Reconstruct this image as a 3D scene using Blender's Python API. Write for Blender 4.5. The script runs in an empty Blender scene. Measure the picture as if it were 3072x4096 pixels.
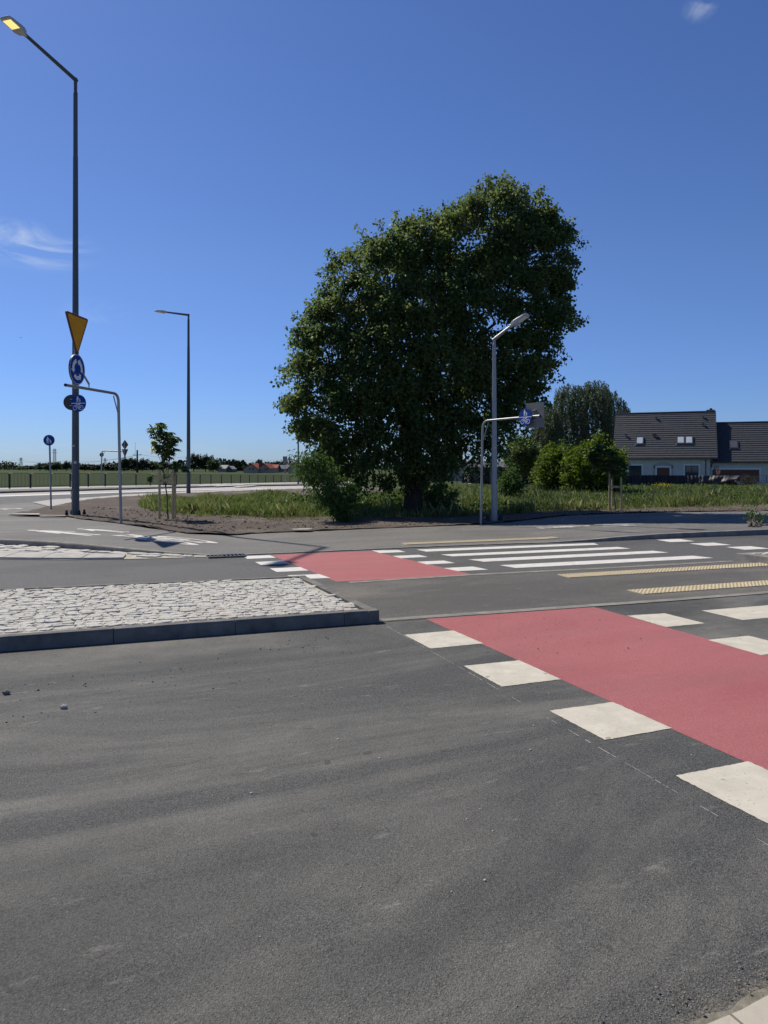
import bpy, bmesh, math, random
import numpy as np
from mathutils import Vector, Matrix
from mathutils.geometry import tessellate_polygon, delaunay_2d_cdt
from math import sin, cos, pi, radians, sqrt, atan2

SC = bpy.context.scene
COL = SC.collection
rng = np.random.default_rng(7)
random.seed(7)

# ------------------------------------------------------------------ camera, sky, sun, exposure
F, EYE, HORIZON = 3000.0, 1.6, 1868.0                     # focal length in photo pixels, eye height, horizon row
cd = bpy.data.cameras.new('camera'); cam = bpy.data.objects.new('camera', cd); COL.objects.link(cam)
cd.sensor_fit = 'VERTICAL'; cd.sensor_height = 36; cd.lens = 36 * F / 4096
cd.clip_start = .05; cd.clip_end = 9000
cd.shift_y = -(2048 - HORIZON) / 4096
cam.location = (0, 0, EYE); cam.rotation_euler = (pi / 2, 0, 0)
SC.camera = cam

SUN_EL, SUN_AZ = radians(49.5), radians(-46)              # azimuth clockwise from +Y
sd = bpy.data.lights.new('sun', 'SUN'); sd.energy = 4.9; sd.angle = radians(.53); sd.color = (1, .94, .84)
sun = bpy.data.objects.new('sun', sd); COL.objects.link(sun)
sv = Vector((sin(SUN_AZ) * cos(SUN_EL), cos(SUN_AZ) * cos(SUN_EL), sin(SUN_EL)))
sun.rotation_euler = sv.to_track_quat('Z', 'Y').to_euler(); sun.location = (-30, 35, 50)

W = bpy.data.worlds.new('World'); SC.world = W; W.use_nodes = True
wt = W.node_tree; wt.nodes.clear()
def wn(t, **k):
    n = wt.nodes.new(t)
    for a, b in k.items(): setattr(n, a, b)
    return n
sky = wn('ShaderNodeTexSky', sky_type='NISHITA', sun_disc=False, sun_elevation=SUN_EL, sun_rotation=SUN_AZ,
         altitude=300, air_density=1.0, dust_density=.35, ozone_density=3.5)
bg = wn('ShaderNodeBackground'); bg.inputs[1].default_value = .1
wo = wn('ShaderNodeOutputWorld')
tc = wn('ShaderNodeTexCoord')
def pxdir(px, py):
    return Vector(((px - 1536) / F, 1, (HORIZON - py) / F)).normalized()
hs = wn('ShaderNodeHueSaturation'); hs.inputs['Saturation'].default_value = 1.08; hs.inputs['Hue'].default_value = .505
wt.links.new(sky.outputs[0], hs.inputs['Color'])
sx_ = wn('ShaderNodeSeparateXYZ'); wt.links.new(tc.outputs['Generated'], sx_.inputs[0])
el = wn('ShaderNodeMapRange'); el.interpolation_type = 'SMOOTHSTEP'; wt.links.new(sx_.outputs[2], el.inputs[0]); el.inputs[1].default_value = 0; el.inputs[2].default_value = .28
tint = wn('ShaderNodeMix', data_type='RGBA'); wt.links.new(el.outputs[0], tint.inputs[0]); tint.inputs[6].default_value = (.46, .635, 1.08, 1); tint.inputs[7].default_value = (.65, .76, 1.0, 1)   # the photo's cool white balance
zn = wn('ShaderNodeMapRange'); zn.interpolation_type = 'SMOOTHSTEP'; wt.links.new(sx_.outputs[2], zn.inputs[0]); zn.inputs[1].default_value = .52; zn.inputs[2].default_value = .85
tint2 = wn('ShaderNodeMix', data_type='RGBA'); wt.links.new(zn.outputs[0], tint2.inputs[0]); wt.links.new(tint.outputs[2], tint2.inputs[6]); tint2.inputs[7].default_value = (.44, .50, .60, 1); tint = tint2   # deeper zenith
ml = wn('ShaderNodeMix', data_type='RGBA', blend_type='MULTIPLY'); ml.inputs[0].default_value = 1; wt.links.new(hs.outputs[0], ml.inputs[6]); wt.links.new(tint.outputs[2], ml.inputs[7])
last = ml.outputs[2]
# wisps of cirrus: (direction, radius, stretch axis angle, noise scale, strength)
for (px, py, r, sx, sz, sc, st, seed) in ((130, 985, .085, 1.0, 2.6, 9, .75, 1.0), (20, 925, .05, 1.0, 2.6, 9, .5, 4.0), (2800, 30, .026, 1.2, 1.6, 22, .33, 2.0),
                                          (380, 1250, .07, 1, 3, 10, .10, 3.0), (700, 1800, .12, 1, 9, 14, .14, 6.0), (150, 1800, .12, 1, 9, 14, .14, 9.0)):
    d = pxdir(px, py)
    sub = wn('ShaderNodeVectorMath', operation='SUBTRACT'); sub.inputs[1].default_value = d
    wt.links.new(tc.outputs['Generated'], sub.inputs[0])
    mp = wn('ShaderNodeMapping'); mp.inputs['Scale'].default_value = (sx, 1, sz); mp.inputs['Rotation'].default_value = (0, radians(24 if seed < 2 else 8), 0)
    wt.links.new(sub.outputs[0], mp.inputs[0])
    ln = wn('ShaderNodeVectorMath', operation='LENGTH'); wt.links.new(mp.outputs[0], ln.inputs[0])
    mr = wn('ShaderNodeMapRange'); mr.interpolation_type = 'SMOOTHSTEP'
    for i, v in ((1, r), (2, r * .15), (3, 0), (4, 1)): mr.inputs[i].default_value = v
    wt.links.new(ln.outputs['Value'], mr.inputs[0])
    no = wn('ShaderNodeTexNoise'); no.inputs['Scale'].default_value = sc; no.inputs['Detail'].default_value = 7; no.inputs['Roughness'].default_value = .62; no.inputs['Distortion'].default_value = 1.2
    off = wn('ShaderNodeVectorMath', operation='ADD'); off.inputs[1].default_value = (seed, seed * 2, 0)
    wt.links.new(mp.outputs[0], off.inputs[0]); wt.links.new(off.outputs[0], no.inputs['Vector'])
    m2 = wn('ShaderNodeMapRange')
    for i, v in ((1, .44), (2, .78), (3, 0), (4, st)): m2.inputs[i].default_value = v
    wt.links.new(no.outputs[0], m2.inputs[0])
    mu = wn('ShaderNodeMath', operation='MULTIPLY'); wt.links.new(mr.outputs[0], mu.inputs[0]); wt.links.new(m2.outputs[0], mu.inputs[1])
    mx = wn('ShaderNodeMix', data_type='RGBA'); wt.links.new(mu.outputs[0], mx.inputs[0]); wt.links.new(last, mx.inputs[6]); mx.inputs[7].default_value = (7.5, 8.2, 9.0, 1)
    last = mx.outputs[2]
wt.links.new(last, bg.inputs[0]); wt.links.new(bg.outputs[0], wo.inputs[0])
vs = SC.view_settings; vs.view_transform = 'Standard'; vs.look = 'None'; vs.gamma = 1; vs.use_curve_mapping = False; vs.exposure = 0
SC.cycles.max_bounces = 8; SC.cycles.transparent_max_bounces = 8

# ------------------------------------------------------------------ terrain and pixel -> place helpers
def lerp_tab(tab, v):
    return np.interp(v, [t[0] for t in tab], [t[1] for t in tab])
TT = ((0, 0), (45, 0), (105, -.6), (170, -.6), (300, .2), (700, 1.1), (4000, 1.1))
ST = ((-7.9, .12), (-6.2, .107), (-4.6, .07), (-3.3, .012), (3.6, .012), (4.95, .07), (6.2, .10), (9, .12))
def Tz(x, y): return lerp_tab(TT, y)                       # road level
def Rz(x, y): return lerp_tab(TT, y) + lerp_tab(ST, x)     # raised pavement, soil and verge on the far side
def Fz(x, y): return lerp_tab(TT, y) + .12                 # raised pavement beyond the ring road
def ray(px, py):
    return ((px - 1536) / F, 1.0, (HORIZON - py) / F)
def at(px, py, Y):
    d = ray(px, py); t = Y / d[1]
    return Vector((d[0] * t, Y, EYE + d[2] * t))
def gp(px, py, surf=Tz):
    d = ray(px, py); z = 0.0
    for i in range(80):
        t = (z - EYE) / d[2]; z = .5 * z + .5 * float(surf(d[0] * t, d[1] * t))
    t = (z - EYE) / d[2]
    return Vector((d[0] * t, d[1] * t, z))
def g2(pts, surf=Tz): return [gp(x, y, surf).to_2d() for x, y in pts]

# ------------------------------------------------------------------ object helpers
def tag(o, label=None, cat=None, group=None, kind=None):
    if label: o['label'] = label
    if cat: o['category'] = cat
    if group: o['group'] = group
    if kind: o['kind'] = kind
    return o
def thing(name, label, cat, loc=(0, 0, 0), rz=0, group=None):
    o = bpy.data.objects.new(name, None); COL.objects.link(o); o.empty_display_size = .2
    o.location = loc; o.rotation_euler = (0, 0, rz)
    return tag(o, label, cat, group)
def dup(root, loc, rz=None, label=None, scale=None):
    def cp(o, par):
        c = o.copy(); COL.objects.link(c); c.parent = par
        for ch in list(o.children): cp(ch, c)
        return c
    r = cp(root, None); r.location = loc
    if rz is not None: r.rotation_euler = (0, 0, rz)
    if label: r['label'] = label
    if scale: r.scale = scale
    return r
def origin(p):
    while p.parent: p = p.parent
    return p
class MB:
    """collects shapes in world (or local) coordinates and links them as one mesh object"""
    def __init__(s): s.v = []; s.f = []
    def add(s, vs, fs):
        b = len(s.v); s.v += [tuple(v) for v in vs]; s.f += [tuple(i + b for i in f) for f in fs]; return s
    def box(s, c, sz, M=None):
        x, y, z = [a / 2 for a in sz]
        vs = [Vector((a * x, b * y, d * z)) for a in (-1, 1) for b in (-1, 1) for d in (-1, 1)]
        if M is not None: vs = [M @ v for v in vs]
        vs = [v + Vector(c) for v in vs]
        return s.add(vs, [(0, 1, 3, 2), (4, 6, 7, 5), (0, 4, 5, 1), (2, 3, 7, 6), (0, 2, 6, 4), (1, 5, 7, 3)])
    def tube(s, pts, r, n=8, cap=True):
        pts = [Vector(p) for p in pts]; rs = r if isinstance(r, (list, tuple)) else [r] * len(pts)
        vs = []; up = None
        for i, p in enumerate(pts):
            t = (pts[min(i + 1, len(pts) - 1)] - pts[max(i - 1, 0)]).normalized()
            if up is None: up = Vector((1, 0, 0)) if abs(t.x) < .8 else Vector((0, 1, 0))
            a = t.cross(up); a = a.normalized() if a.length > 1e-6 else t.orthogonal().normalized(); b = t.cross(a); up = b.cross(t) if False else up
            for k in range(n):
                an = 2 * pi * (k + .5) / n; vs.append(p + (a * cos(an) + b * sin(an)) * rs[i])
        fs = [(i * n + k, i * n + (k + 1) % n, (i + 1) * n + (k + 1) % n, (i + 1) * n + k) for i in range(len(pts) - 1) for k in range(n)]
        if cap: fs += [tuple(range(n - 1, -1, -1)), tuple(range((len(pts) - 1) * n, len(pts) * n))]
        return s.add(vs, fs)
    def loft(s, secs):                                      # closed sections with equal counts, capped
        n = len(secs[0]); vs = [v for q in secs for v in q]
        fs = [(i * n + k, i * n + (k + 1) % n, (i + 1) * n + (k + 1) % n, (i + 1) * n + k) for i in range(len(secs) - 1) for k in range(n)]
        fs += [tuple(range(n - 1, -1, -1)), tuple(range((len(secs) - 1) * n, len(secs) * n))]
        return s.add(vs, fs)
    def plate(s, out, y0, y1, hole=None):                   # outline in local x,z extruded from y0 to y1 (triangulated, may be concave)
        n = len(out); tri = tessellate_polygon([[Vector((x, z, 0)) for x, z in out]])
        vs = [(x, y0, z) for x, z in out] + [(x, y1, z) for x, z in out]
        fs = [t for t in tri] + [tuple(i + n for i in t)[::-1] for t in tri] + [(i, (i + 1) % n, (i + 1) % n + n, i + n) for i in range(n)]
        return s.add(vs, fs)
    def build(s, name, mat, parent=None, smooth=False, local=False, bevel=0):
        me = bpy.data.meshes.new(name)
        off = Vector((0, 0, 0))
        if parent is not None and not local: off = origin(parent).location
        me.from_pydata([(v[0] - off.x, v[1] - off.y, v[2] - off.z) for v in s.v], [], s.f); me.update()
        bm = bmesh.new(); bm.from_mesh(me); bmesh.ops.recalc_face_normals(bm, faces=bm.faces); bm.to_mesh(me); bm.free()
        return fin(me, name, mat, parent, smooth, bevel)
def fin(me, name, mat, parent=None, smooth=False, bevel=0):
    me.materials.append(mat)
    if smooth:
        me.polygons.foreach_set('use_smooth', [True] * len(me.polygons))
        try: me.set_sharp_from_angle(angle=radians(40))
        except Exception: pass
    o = bpy.data.objects.new(name, me); COL.objects.link(o)
    if parent is not None: o.parent = parent
    if bevel:
        m = o.modifiers.new('bevel', 'BEVEL'); m.width = bevel; m.segments = 2; m.limit_method = 'ANGLE'; m.angle_limit = radians(35)
    return o
def npmesh(name, V, Fq, mat, parent=None, smooth=False):
    """V (N,3) world coordinates, Fq (M,k) index array"""
    off = np.array(origin(parent).location) if parent is not None else np.zeros(3)
    V = np.asarray(V, float) - off; k = Fq.shape[1]
    me = bpy.data.meshes.new(name)
    me.vertices.add(len(V)); me.vertices.foreach_set('co', V.ravel().astype(np.float32))
    me.loops.add(Fq.size); me.loops.foreach_set('vertex_index', Fq.ravel().astype(np.int32))
    me.polygons.add(len(Fq)); me.polygons.foreach_set('loop_start', (np.arange(len(Fq)) * k).astype(np.int32))
    me.update(calc_edges=True); me.validate()
    return fin(me, name, mat, parent, smooth)
def struct(o): o['kind'] = 'structure'; return o
def sheet(name, polys, dz, mat, surf=Tz, smooth=False):
    """flat polygons (2-D outlines) laid dz above a piecewise linear surface"""
    bm = bmesh.new()
    for p in polys:
        p = [Vector((q[0], q[1], 0)) for q in p]
        vs = [bm.verts.new(q) for q in p]
        for t in tessellate_polygon([p]):
            try: bm.faces.new([vs[i] for i in t])
            except ValueError: pass
    cuts = [((0, y, 0), (0, 1, 0)) for y, z in TT]
    if surf is Rz: cuts += [((x, 0, 0), (1, 0, 0)) for x, z in ST]
    for co, no in cuts:
        bmesh.ops.bisect_plane(bm, geom=bm.verts[:] + bm.edges[:] + bm.faces[:], plane_co=co, plane_no=no, dist=1e-5)
    for v in bm.verts: v.co.z = float(surf(v.co.x, v.co.y)) + dz
    bmesh.ops.recalc_face_normals(bm, faces=bm.faces)
    for f in bm.faces:
        if f.normal.z < 0: f.normal_flip()
    me = bpy.data.meshes.new(name); bm.to_mesh(me); bm.free()
    return fin(me, name, mat)
def inpoly(X, Y, poly):
    X = np.asarray(X); Y = np.asarray(Y); ins = np.zeros(X.shape, bool); n = len(poly)
    for i in range(n):
        x0, y0 = poly[i][0], poly[i][1]; x1, y1 = poly[(i + 1) % n][0], poly[(i + 1) % n][1]
        c = ((y0 > Y) != (y1 > Y)) & (X < (x1 - x0) * (Y - y0) / ((y1 - y0) + 1e-12) + x0); ins ^= c
    return ins
def pdist(X, Y, poly):
    best = np.full(X.shape, 1e9); n = len(poly)
    for i in range(n):
        a = np.array(poly[i][:2]); b = np.array(poly[(i + 1) % n][:2]); d = b - a; L = d @ d + 1e-12
        t = np.clip(((X - a[0]) * d[0] + (Y - a[1]) * d[1]) / L, 0, 1)
        best = np.minimum(best, np.hypot(X - a[0] - t * d[0], Y - a[1] - t * d[1]))
    return best
def scatter(poly, n):
    P = np.array([(p[0], p[1]) for p in poly]); lo, hi = P.min(0), P.max(0); out = []
    c = 0
    while c < n:
        q = rng.uniform(lo, hi, (n * 2, 2)); q = q[inpoly(q[:, 0], q[:, 1], P)]; out.append(q); c += len(q)
    return np.concatenate(out)[:n]
def rough_edge(pts, amp, step=.25):
    out = []
    for i in range(len(pts)):
        a = Vector(pts[i]); b = Vector(pts[(i + 1) % len(pts)]); n = max(1, int((b - a).length / step))
        for k in range(n): out.append(a.lerp(b, k / n) + Vector((random.uniform(-amp, amp), random.uniform(-amp, amp))))
    return out

# ------------------------------------------------------------------ materials
class NT:
    def __init__(s, name):
        s.m = bpy.data.materials.new(name); s.m.use_nodes = True; s.t = s.m.node_tree; s.b = s.t.nodes['Principled BSDF']
        s.out = s.t.nodes['Material Output']
        s.co = s.n('ShaderNodeTexCoord').outputs['Object']
    def n(s, t, **k):
        x = s.t.nodes.new(t)
        for a, b in k.items(): setattr(x, a, b)
        return x
    def l(s, a, b): s.t.links.new(a, b)
    def noise(s, scale, detail=4, rough=.55, map=None, dist=0, vec=None):
        x = s.n('ShaderNodeTexNoise'); x.inputs['Scale'].default_value = scale; x.inputs['Detail'].default_value = detail
        x.inputs['Roughness'].default_value = rough; x.inputs['Distortion'].default_value = dist
        src = vec or s.co
        if map:
            mp = s.n('ShaderNodeMapping', vector_type='TEXTURE'); mp.inputs['Scale'].default_value = tuple(1 / q for q in map[0]); mp.inputs['Rotation'].default_value = (0, 0, map[1]); s.l(src, mp.inputs[0]); src = mp.outputs[0]
        s.l(src, x.inputs['Vector']); return x.outputs[0]
    def vor(s, scale, feat='F1', out='Distance'):
        x = s.n('ShaderNodeTexVoronoi', feature=feat); x.inputs['Scale'].default_value = scale; s.l(s.co, x.inputs['Vector']); return x.outputs[out]
    def ramp(s, f, a, b, lo=0., hi=1., smooth=False):
        x = s.n('ShaderNodeMapRange'); s.l(f, x.inputs[0])
        if smooth: x.interpolation_type = 'SMOOTHSTEP'
        for i, v in ((1, a), (2, b), (3, lo), (4, hi)): x.inputs[i].default_value = v
        return x.outputs[0]
    def mix(s, f, a, b, mode='MIX'):
        x = s.n('ShaderNodeMix', data_type='RGBA', blend_type=mode)
        for i, v in ((0, f), (6, a), (7, b)):
            if hasattr(v, 'is_output'): s.l(v, x.inputs[i])
            elif i == 0: x.inputs[0].default_value = v
            else: x.inputs[i].default_value = (*v, 1)
        x.clamp_result = False
        return x.outputs[2]
    def math(s, op, a, b):
        x = s.n('ShaderNodeMath', operation=op)
        for i, v in ((0, a), (1, b)):
            if hasattr(v, 'is_output'): s.l(v, x.inputs[i])
            else: x.inputs[i].default_value = v
        return x.outputs[0]
    def rand(s): return s.n('ShaderNodeNewGeometry').outputs['Random Per Island']
    def bump(s, h, strength, dist=.01, prev=None):
        x = s.n('ShaderNodeBump'); x.inputs['Strength'].default_value = strength; x.inputs['Distance'].default_value = dist
        s.l(h, x.inputs['Height'])
        if prev: s.l(prev, x.inputs['Normal'])
        s.l(x.outputs[0], s.b.inputs['Normal']); return x.outputs[0]
    def fin(s, col, rough=.8, spec=.3, metal=0):
        if hasattr(col, 'is_output'): s.l(col, s.b.inputs['Base Color'])
        else: s.b.inputs['Base Color'].default_value = (*col, 1)
        if hasattr(rough, 'is_output'): s.l(rough, s.b.inputs['Roughness'])
        else: s.b.inputs['Roughness'].default_value = rough
        s.b.inputs['Specular IOR Level'].default_value = spec; s.b.inputs['Metallic'].default_value = metal
        return s.m
def k3(c, f): return tuple(min(1, a * f) for a in c)
def plain(name, c, rough=.6, spec=.4, metal=0, var=.18, scale=3., bump=0):
    t = NT(name); f = t.noise(scale, 6, .6); col = t.mix(t.ramp(f, .3, .7), k3(c, 1 - var), k3(c, 1 + var))
    if bump: t.bump(t.noise(scale * 25, 3), bump, .01)
    return t.fin(col, rough, spec, metal)
AROT = radians(24)
def asphalt(name, base, dust, amount, lo=.42, streak=True):
    t = NT(name)
    big = t.noise(.55, 7, .66, ((.42, 1.2, 1), AROT), .9); mid = t.noise(2.3, 5, .62); fine = t.noise(75, 3, .7); grain = t.vor(165); cell = t.vor(165, out='Color')
    sep = t.n('ShaderNodeSeparateColor'); t.l(cell, sep.inputs[0])
    c = t.mix(t.ramp(fine, .3, .72), k3(base, .72), k3(base, 1.3)); c = t.mix(sep.outputs[2], t.mix(1, c, (.5, .5, .5), 'MULTIPLY'), t.mix(1, c, (1.55, 1.55, 1.55), 'MULTIPLY'))
    d = t.math('MULTIPLY', t.ramp(big, lo, lo + .24, 0, 1, True), t.ramp(mid, .3, .72, .4, 1))
    d = t.math('MULTIPLY', t.math('MULTIPLY', d, t.ramp(fine, .3, .6, .55, 1)), amount)
    c = t.mix(d, c, dust)
    chips = t.math('MULTIPLY', t.ramp(sep.outputs[0], .80, .9), t.ramp(grain, .42, .2))
    c = t.mix(t.math('MULTIPLY', chips, .62), c, (.30, .29, .275))                # pale stone chips in the bitumen
    holes = t.math('MULTIPLY', t.ramp(sep.outputs[1], .7, .8), t.ramp(grain, .5, .25))
    c = t.mix(t.math('MULTIPLY', holes, .6), c, k3(base, .28))                      # open pores
    dk = t.ramp(t.noise(.42, 4, .6, ((.5, 1.1, 1), radians(35)), .5), .46, .64, 0, .52, True); c = t.mix(dk, c, k3(base, .62))
    spots = t.ramp(t.noise(7.5, 2, .5), .70, .73)
    c = t.mix(t.math('MULTIPLY', spots, .55), c, k3(base, .5))                     # oil drips
    pale = t.math('MULTIPLY', t.ramp(t.noise(5.1, 5, .75, ((.5, 1.6, 1), AROT)), .60, .78), .75)
    c = t.mix(pale, c, k3(dust, 1.35))
    n1 = t.bump(t.noise(170, 3, .7), .6, .005); t.bump(grain, .6, .005, n1)
    return t.fin(c, .82, .35)
ASPHALT = asphalt('worn asphalt', (.074, .0745, .071), (.225, .213, .182), .95, .40)
ASPHALT_FAR = asphalt('fresh asphalt', (.102, .100, .096), (.17, .157, .135), .4, .5)
ASPHALT_MID = asphalt('dusty asphalt', (.112, .106, .096), (.25, .222, .178), .8, .44)
ASPHALT_PATH = asphalt('path asphalt', (.150, .144, .132), (.27, .245, .205), .7, .42)
def paint(name, c, wear, bumpy=.3):
    t = NT(name); w = t.ramp(t.noise(48, 5, .75), wear, wear + .12); w2 = t.ramp(t.noise(1.6, 5, .7), .4, .75, .0, .45)
    col = t.mix(t.ramp(t.noise(6, 5, .65), .3, .7), k3(c, .8), k3(c, 1.06)); col = t.mix(w2, col, k3(c, .72)); col = t.mix(t.math('MULTIPLY', w, .75), col, (.2, .19, .175))
    sp = t.ramp(t.noise(8.5, 2, .5), .70, .74); col = t.mix(t.math('MULTIPLY', sp, .6), col, (.16, .15, .13))
    t.bump(t.noise(140, 3, .7), bumpy, .006); return t.fin(col, .7, .3)
WHITE = paint('white road paint', (.63, .58, .475), .57)
WHITE2 = paint('bright road paint', (.72, .69, .635), .66)
def red_mat():
    t = NT('red cycle surfacing'); c = (.545, .155, .16)
    col = t.mix(t.ramp(t.noise(.8, 7, .7, ((.5, 1.2, 1), AROT), .7), .34, .66), k3(c, .74), (.62, .24, .235)); col = t.mix(t.ramp(t.noise(110, 3, .7), .35, .7, 0, .6), k3(c, .62), col)
    col = t.mix(t.ramp(t.noise(2.6, 6, .7, ((.5, 1.5, 1), AROT)), .54, .78, 0, .55), col, (.36, .12, .11))
    col = t.mix(t.ramp(t.noise(200, 2, .6), .58, .66, 0, .6), col, (.68, .33, .31)); col = t.mix(t.ramp(t.noise(180, 2, .7), .40, .33, 0, .55), col, (.22, .05, .05)); col = t.mix(t.math('MULTIPLY', t.ramp(t.noise(1.3, 6, .7, ((.3, 1.6, 1), AROT)), .48, .66, 0, .62), t.ramp(t.noise(60, 3, .7), .36, .56)), col, (.27, .13, .12))
    t.bump(t.noise(120, 4, .75), .9, .008); return t.fin(col, .75, .3)
RED = red_mat()
CONC = plain('kerb concrete', (.25, .236, .21), .9, .12, 0, .3, 5, .4)
CONC_PALE = plain('pale concrete slab', (.42, .40, .36), .85, .2, 0, .2, 5, .3)
def slabs_mat():
    t = NT('concrete paving slabs')
    mp = t.n('ShaderNodeMapping'); mp.inputs['Rotation'].default_value = (0, 0, radians(-22)); t.l(t.co, mp.inputs[0])
    br = t.n('ShaderNodeTexBrick'); t.l(mp.outputs[0], br.inputs['Vector']); br.offset = .5
    br.inputs['Scale'].default_value = 1; br.inputs['Mortar Size'].default_value = .005; br.inputs['Brick Width'].default_value = .35; br.inputs['Row Height'].default_value = .17
    br.inputs['Color1'].default_value = (.52, .47, .39, 1); br.inputs['Color2'].default_value = (.47, .425, .35, 1); br.inputs['Mortar'].default_value = (.16, .14, .11, 1)
    col = t.mix(t.ramp(t.noise(16, 6, .7), .35, .7, 0, .5), br.outputs[0], (.36, .32, .25)); t.bump(t.noise(160, 3), .3, .004); return t.fin(col, .85, .25)
SLABS = slabs_mat()
def stone_mat(name, a, b):
    t = NT(name); col = t.mix(t.rand(), a, b); col = t.mix(t.ramp(t.noise(38, 5, .7), .35, .7), k3(a, .62), col); col = t.mix(t.ramp(t.noise(.8, 3), .55, .75, 0, .35), col, (.36, .29, .22))
    t.bump(t.noise(60, 5, .7), .8, .012); return t.fin(col, .8, .3)
COBBLE = stone_mat('granite setts', (.60, .575, .51), (.74, .71, .64))
MORTAR = plain('sandy joints', (.44, .41, .34), .95, .1, 0, .3, 8, .5)
def tactile():
    t = NT('yellow tactile concrete'); col = t.mix(t.ramp(t.noise(5, 5), .3, .7), (.51, .425, .265), (.60, .505, .335)); col = t.mix(t.ramp(t.noise(20, 4, .7), .55, .75, 0, .6), col, (.34, .29, .2)); return t.fin(col, .85, .2)
TACT = tactile()
def soil_mat():
    t = NT('bare soil'); a = t.noise(1.2, 6, .7); b = t.noise(14, 6, .75)
    col = t.mix(t.ramp(a, .3, .7), (.172, .148, .125), (.238, .205, .170)); col = t.mix(t.ramp(b, .35, .7), k3((.13, .10, .08), .8), col)
    col = t.mix(t.ramp(t.noise(.45, 5, .65), .56, .7, 0, .6), col, (.33, .29, .22)); col = t.mix(t.ramp(t.noise(55, 2), .68, .74, 0, .8), col, (.35, .31, .26))
    t.bump(t.noise(9, 6, .75), 1, .08); return t.fin(col, .95, .1)
SOIL = soil_mat()
def field_mat():
    t = NT('crop field'); a = t.noise(.035, 5, .6, ((.3, 1.6, 1), .2)); b = t.noise(.9, 6, .7)
    col = t.mix(t.ramp(a, .3, .7), (.050, .074, .022), (.076, .098, .032)); col = t.mix(t.ramp(b, .3, .7), k3((.05, .07, .02), .75), col); t.bump(b, .6, .25); return t.fin(col, .95, .1)
FIELD = field_mat()
def leaf(name, a, b, trans=.32, rough=.55, spec=.2, dead=None, dry=None):
    t = NT(name); r = t.rand(); col = t.mix(r, a, b)
    if dry: col = t.mix(t.ramp(t.noise(.5, 5, .65), .46, .66, 0, .6), col, dry)
    big = t.noise(.9, 3); col = t.mix(t.ramp(big, .35, .65, 0, .5), col, k3(a, .8))
    if dead: col = t.mix(t.ramp(r, .93, .96), col, dead)
    t.fin(col, rough, spec)
    tr = t.n('ShaderNodeBsdfTranslucent'); hsv = t.n('ShaderNodeHueSaturation'); hsv.inputs['Value'].default_value = 2.0; hsv.inputs['Saturation'].default_value = 1.1; hsv.inputs['Hue'].default_value = .485
    t.l(col, hsv.inputs['Color']); t.l(hsv.outputs[0], tr.inputs[0])
    ms = t.n('ShaderNodeMixShader'); ms.inputs[0].default_value = trans; t.l(t.b.outputs[0], ms.inputs[1]); t.l(tr.outputs[0], ms.inputs[2]); t.l(ms.outputs[0], t.out.inputs[0])
    return t.m
L_PEAR = leaf('broad dark leaves', (.046, .080, .026), (.118, .166, .060), .52, .5, .2, None, (.17, .195, .065))
L_BIRCH = leaf('grey green birch leaves', (.066, .090, .045), (.115, .145, .080), .25)
L_MAPLE = leaf('yellow green leaves', (.075, .125, .018), (.12, .18, .03), .35)
L_SAP = leaf('chestnut leaves', (.045, .080, .025), (.075, .125, .035), .3, .5, .25)
L_ASH = leaf('ash leaves', (.040, .085, .022), (.080, .140, .035), .32)
L_DARK = leaf('dark conifer leaves', (.018, .032, .013), (.035, .055, .02), .12)
L_DIST = leaf('distant foliage', (.022, .040, .018), (.045, .07, .028), .12)
L_DISTP = leaf('pale distant foliage', (.05, .085, .025), (.08, .115, .04), .15)
GRASS = leaf('tall grass blades', (.080, .128, .034), (.175, .215, .080), .34, .6, .15, (.38, .34, .20), (.21, .215, .09))
WEED = leaf('weed leaves', (.045, .085, .02), (.085, .135, .035), .3)
YELLOW = plain('yellow petals', (.62, .50, .02), .6, .2)
def bark_mat(name, c):
    t = NT(name); v = t.noise(9, 6, .7, ((2.2, 2.2, .35), 0)); t.bump(v, 1, .06); return t.fin(t.mix(t.ramp(v, .35, .65), k3(c, .5), k3(c, 1.25)), .9, .15)
BARK = bark_mat('dark bark', (.055, .047, .038)); BARK2 = bark_mat('pale bark', (.16, .14, .11))
WOOD = plain('raw timber', (.52, .40, .22), .75, .25, 0, .22, 14, .25)
def galv(name, c, metal=.6, rough=.45):
    t = NT(name); s = t.vor(26, out='Color'); sp = t.n('ShaderNodeSeparateColor'); t.l(s, sp.inputs[0])
    col = t.mix(sp.outputs[0], k3(c, .95), k3(c, 1.05)); col = t.mix(t.ramp(t.noise(2.2, 6, .65, ((1, 1, .3), 0)), .45, .7, 0, .5), col, k3(c, .72)); return t.fin(col, rough, .5, metal)
GALV = galv('galvanised steel', (.33, .34, .34), .45, .5); GALV_DARK = galv('weathered galvanised steel', (.105, .115, .125), .25, .55)
GREY_PAINT = plain('sign back grey', (.16, .165, .165), .6, .25); DARK_BACK = plain('dark sign back', (.06, .065, .065), .5, .4)
LAMPBODY = plain('lamp casting', (.50, .51, .52), .4, .5, .2, .08)
BLUE = plain('blue sign face', (.010, .062, .33), .6, .15, 0, .06); SWHITE = plain('white sign face', (.88, .88, .88), .6, .2, 0, .03)
SYEL = plain('yellow sign face', (.86, .37, .015), .6, .15, 0, .05); SRED = plain('red sign border', (.25, .022, .014), .4, .5, 0, .05)
BLACK = plain('black paint', (.018, .019, .018), .45, .5, 0, .2); RUBBER = plain('black plastic', (.012, .012, .012), .5, .4)
def emit(name, c, s):
    t = NT(name); t.b.inputs['Emission Color'].default_value = (*c, 1); t.b.inputs['Emission Strength'].default_value = s; return t.fin((.8, .75, .5), .4)
LED = emit('lit led panel', (1, .80, .24), .95)
LENS = plain('white lamp lens', (.85, .85, .83), .2, .6, 0, .03)
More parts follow.
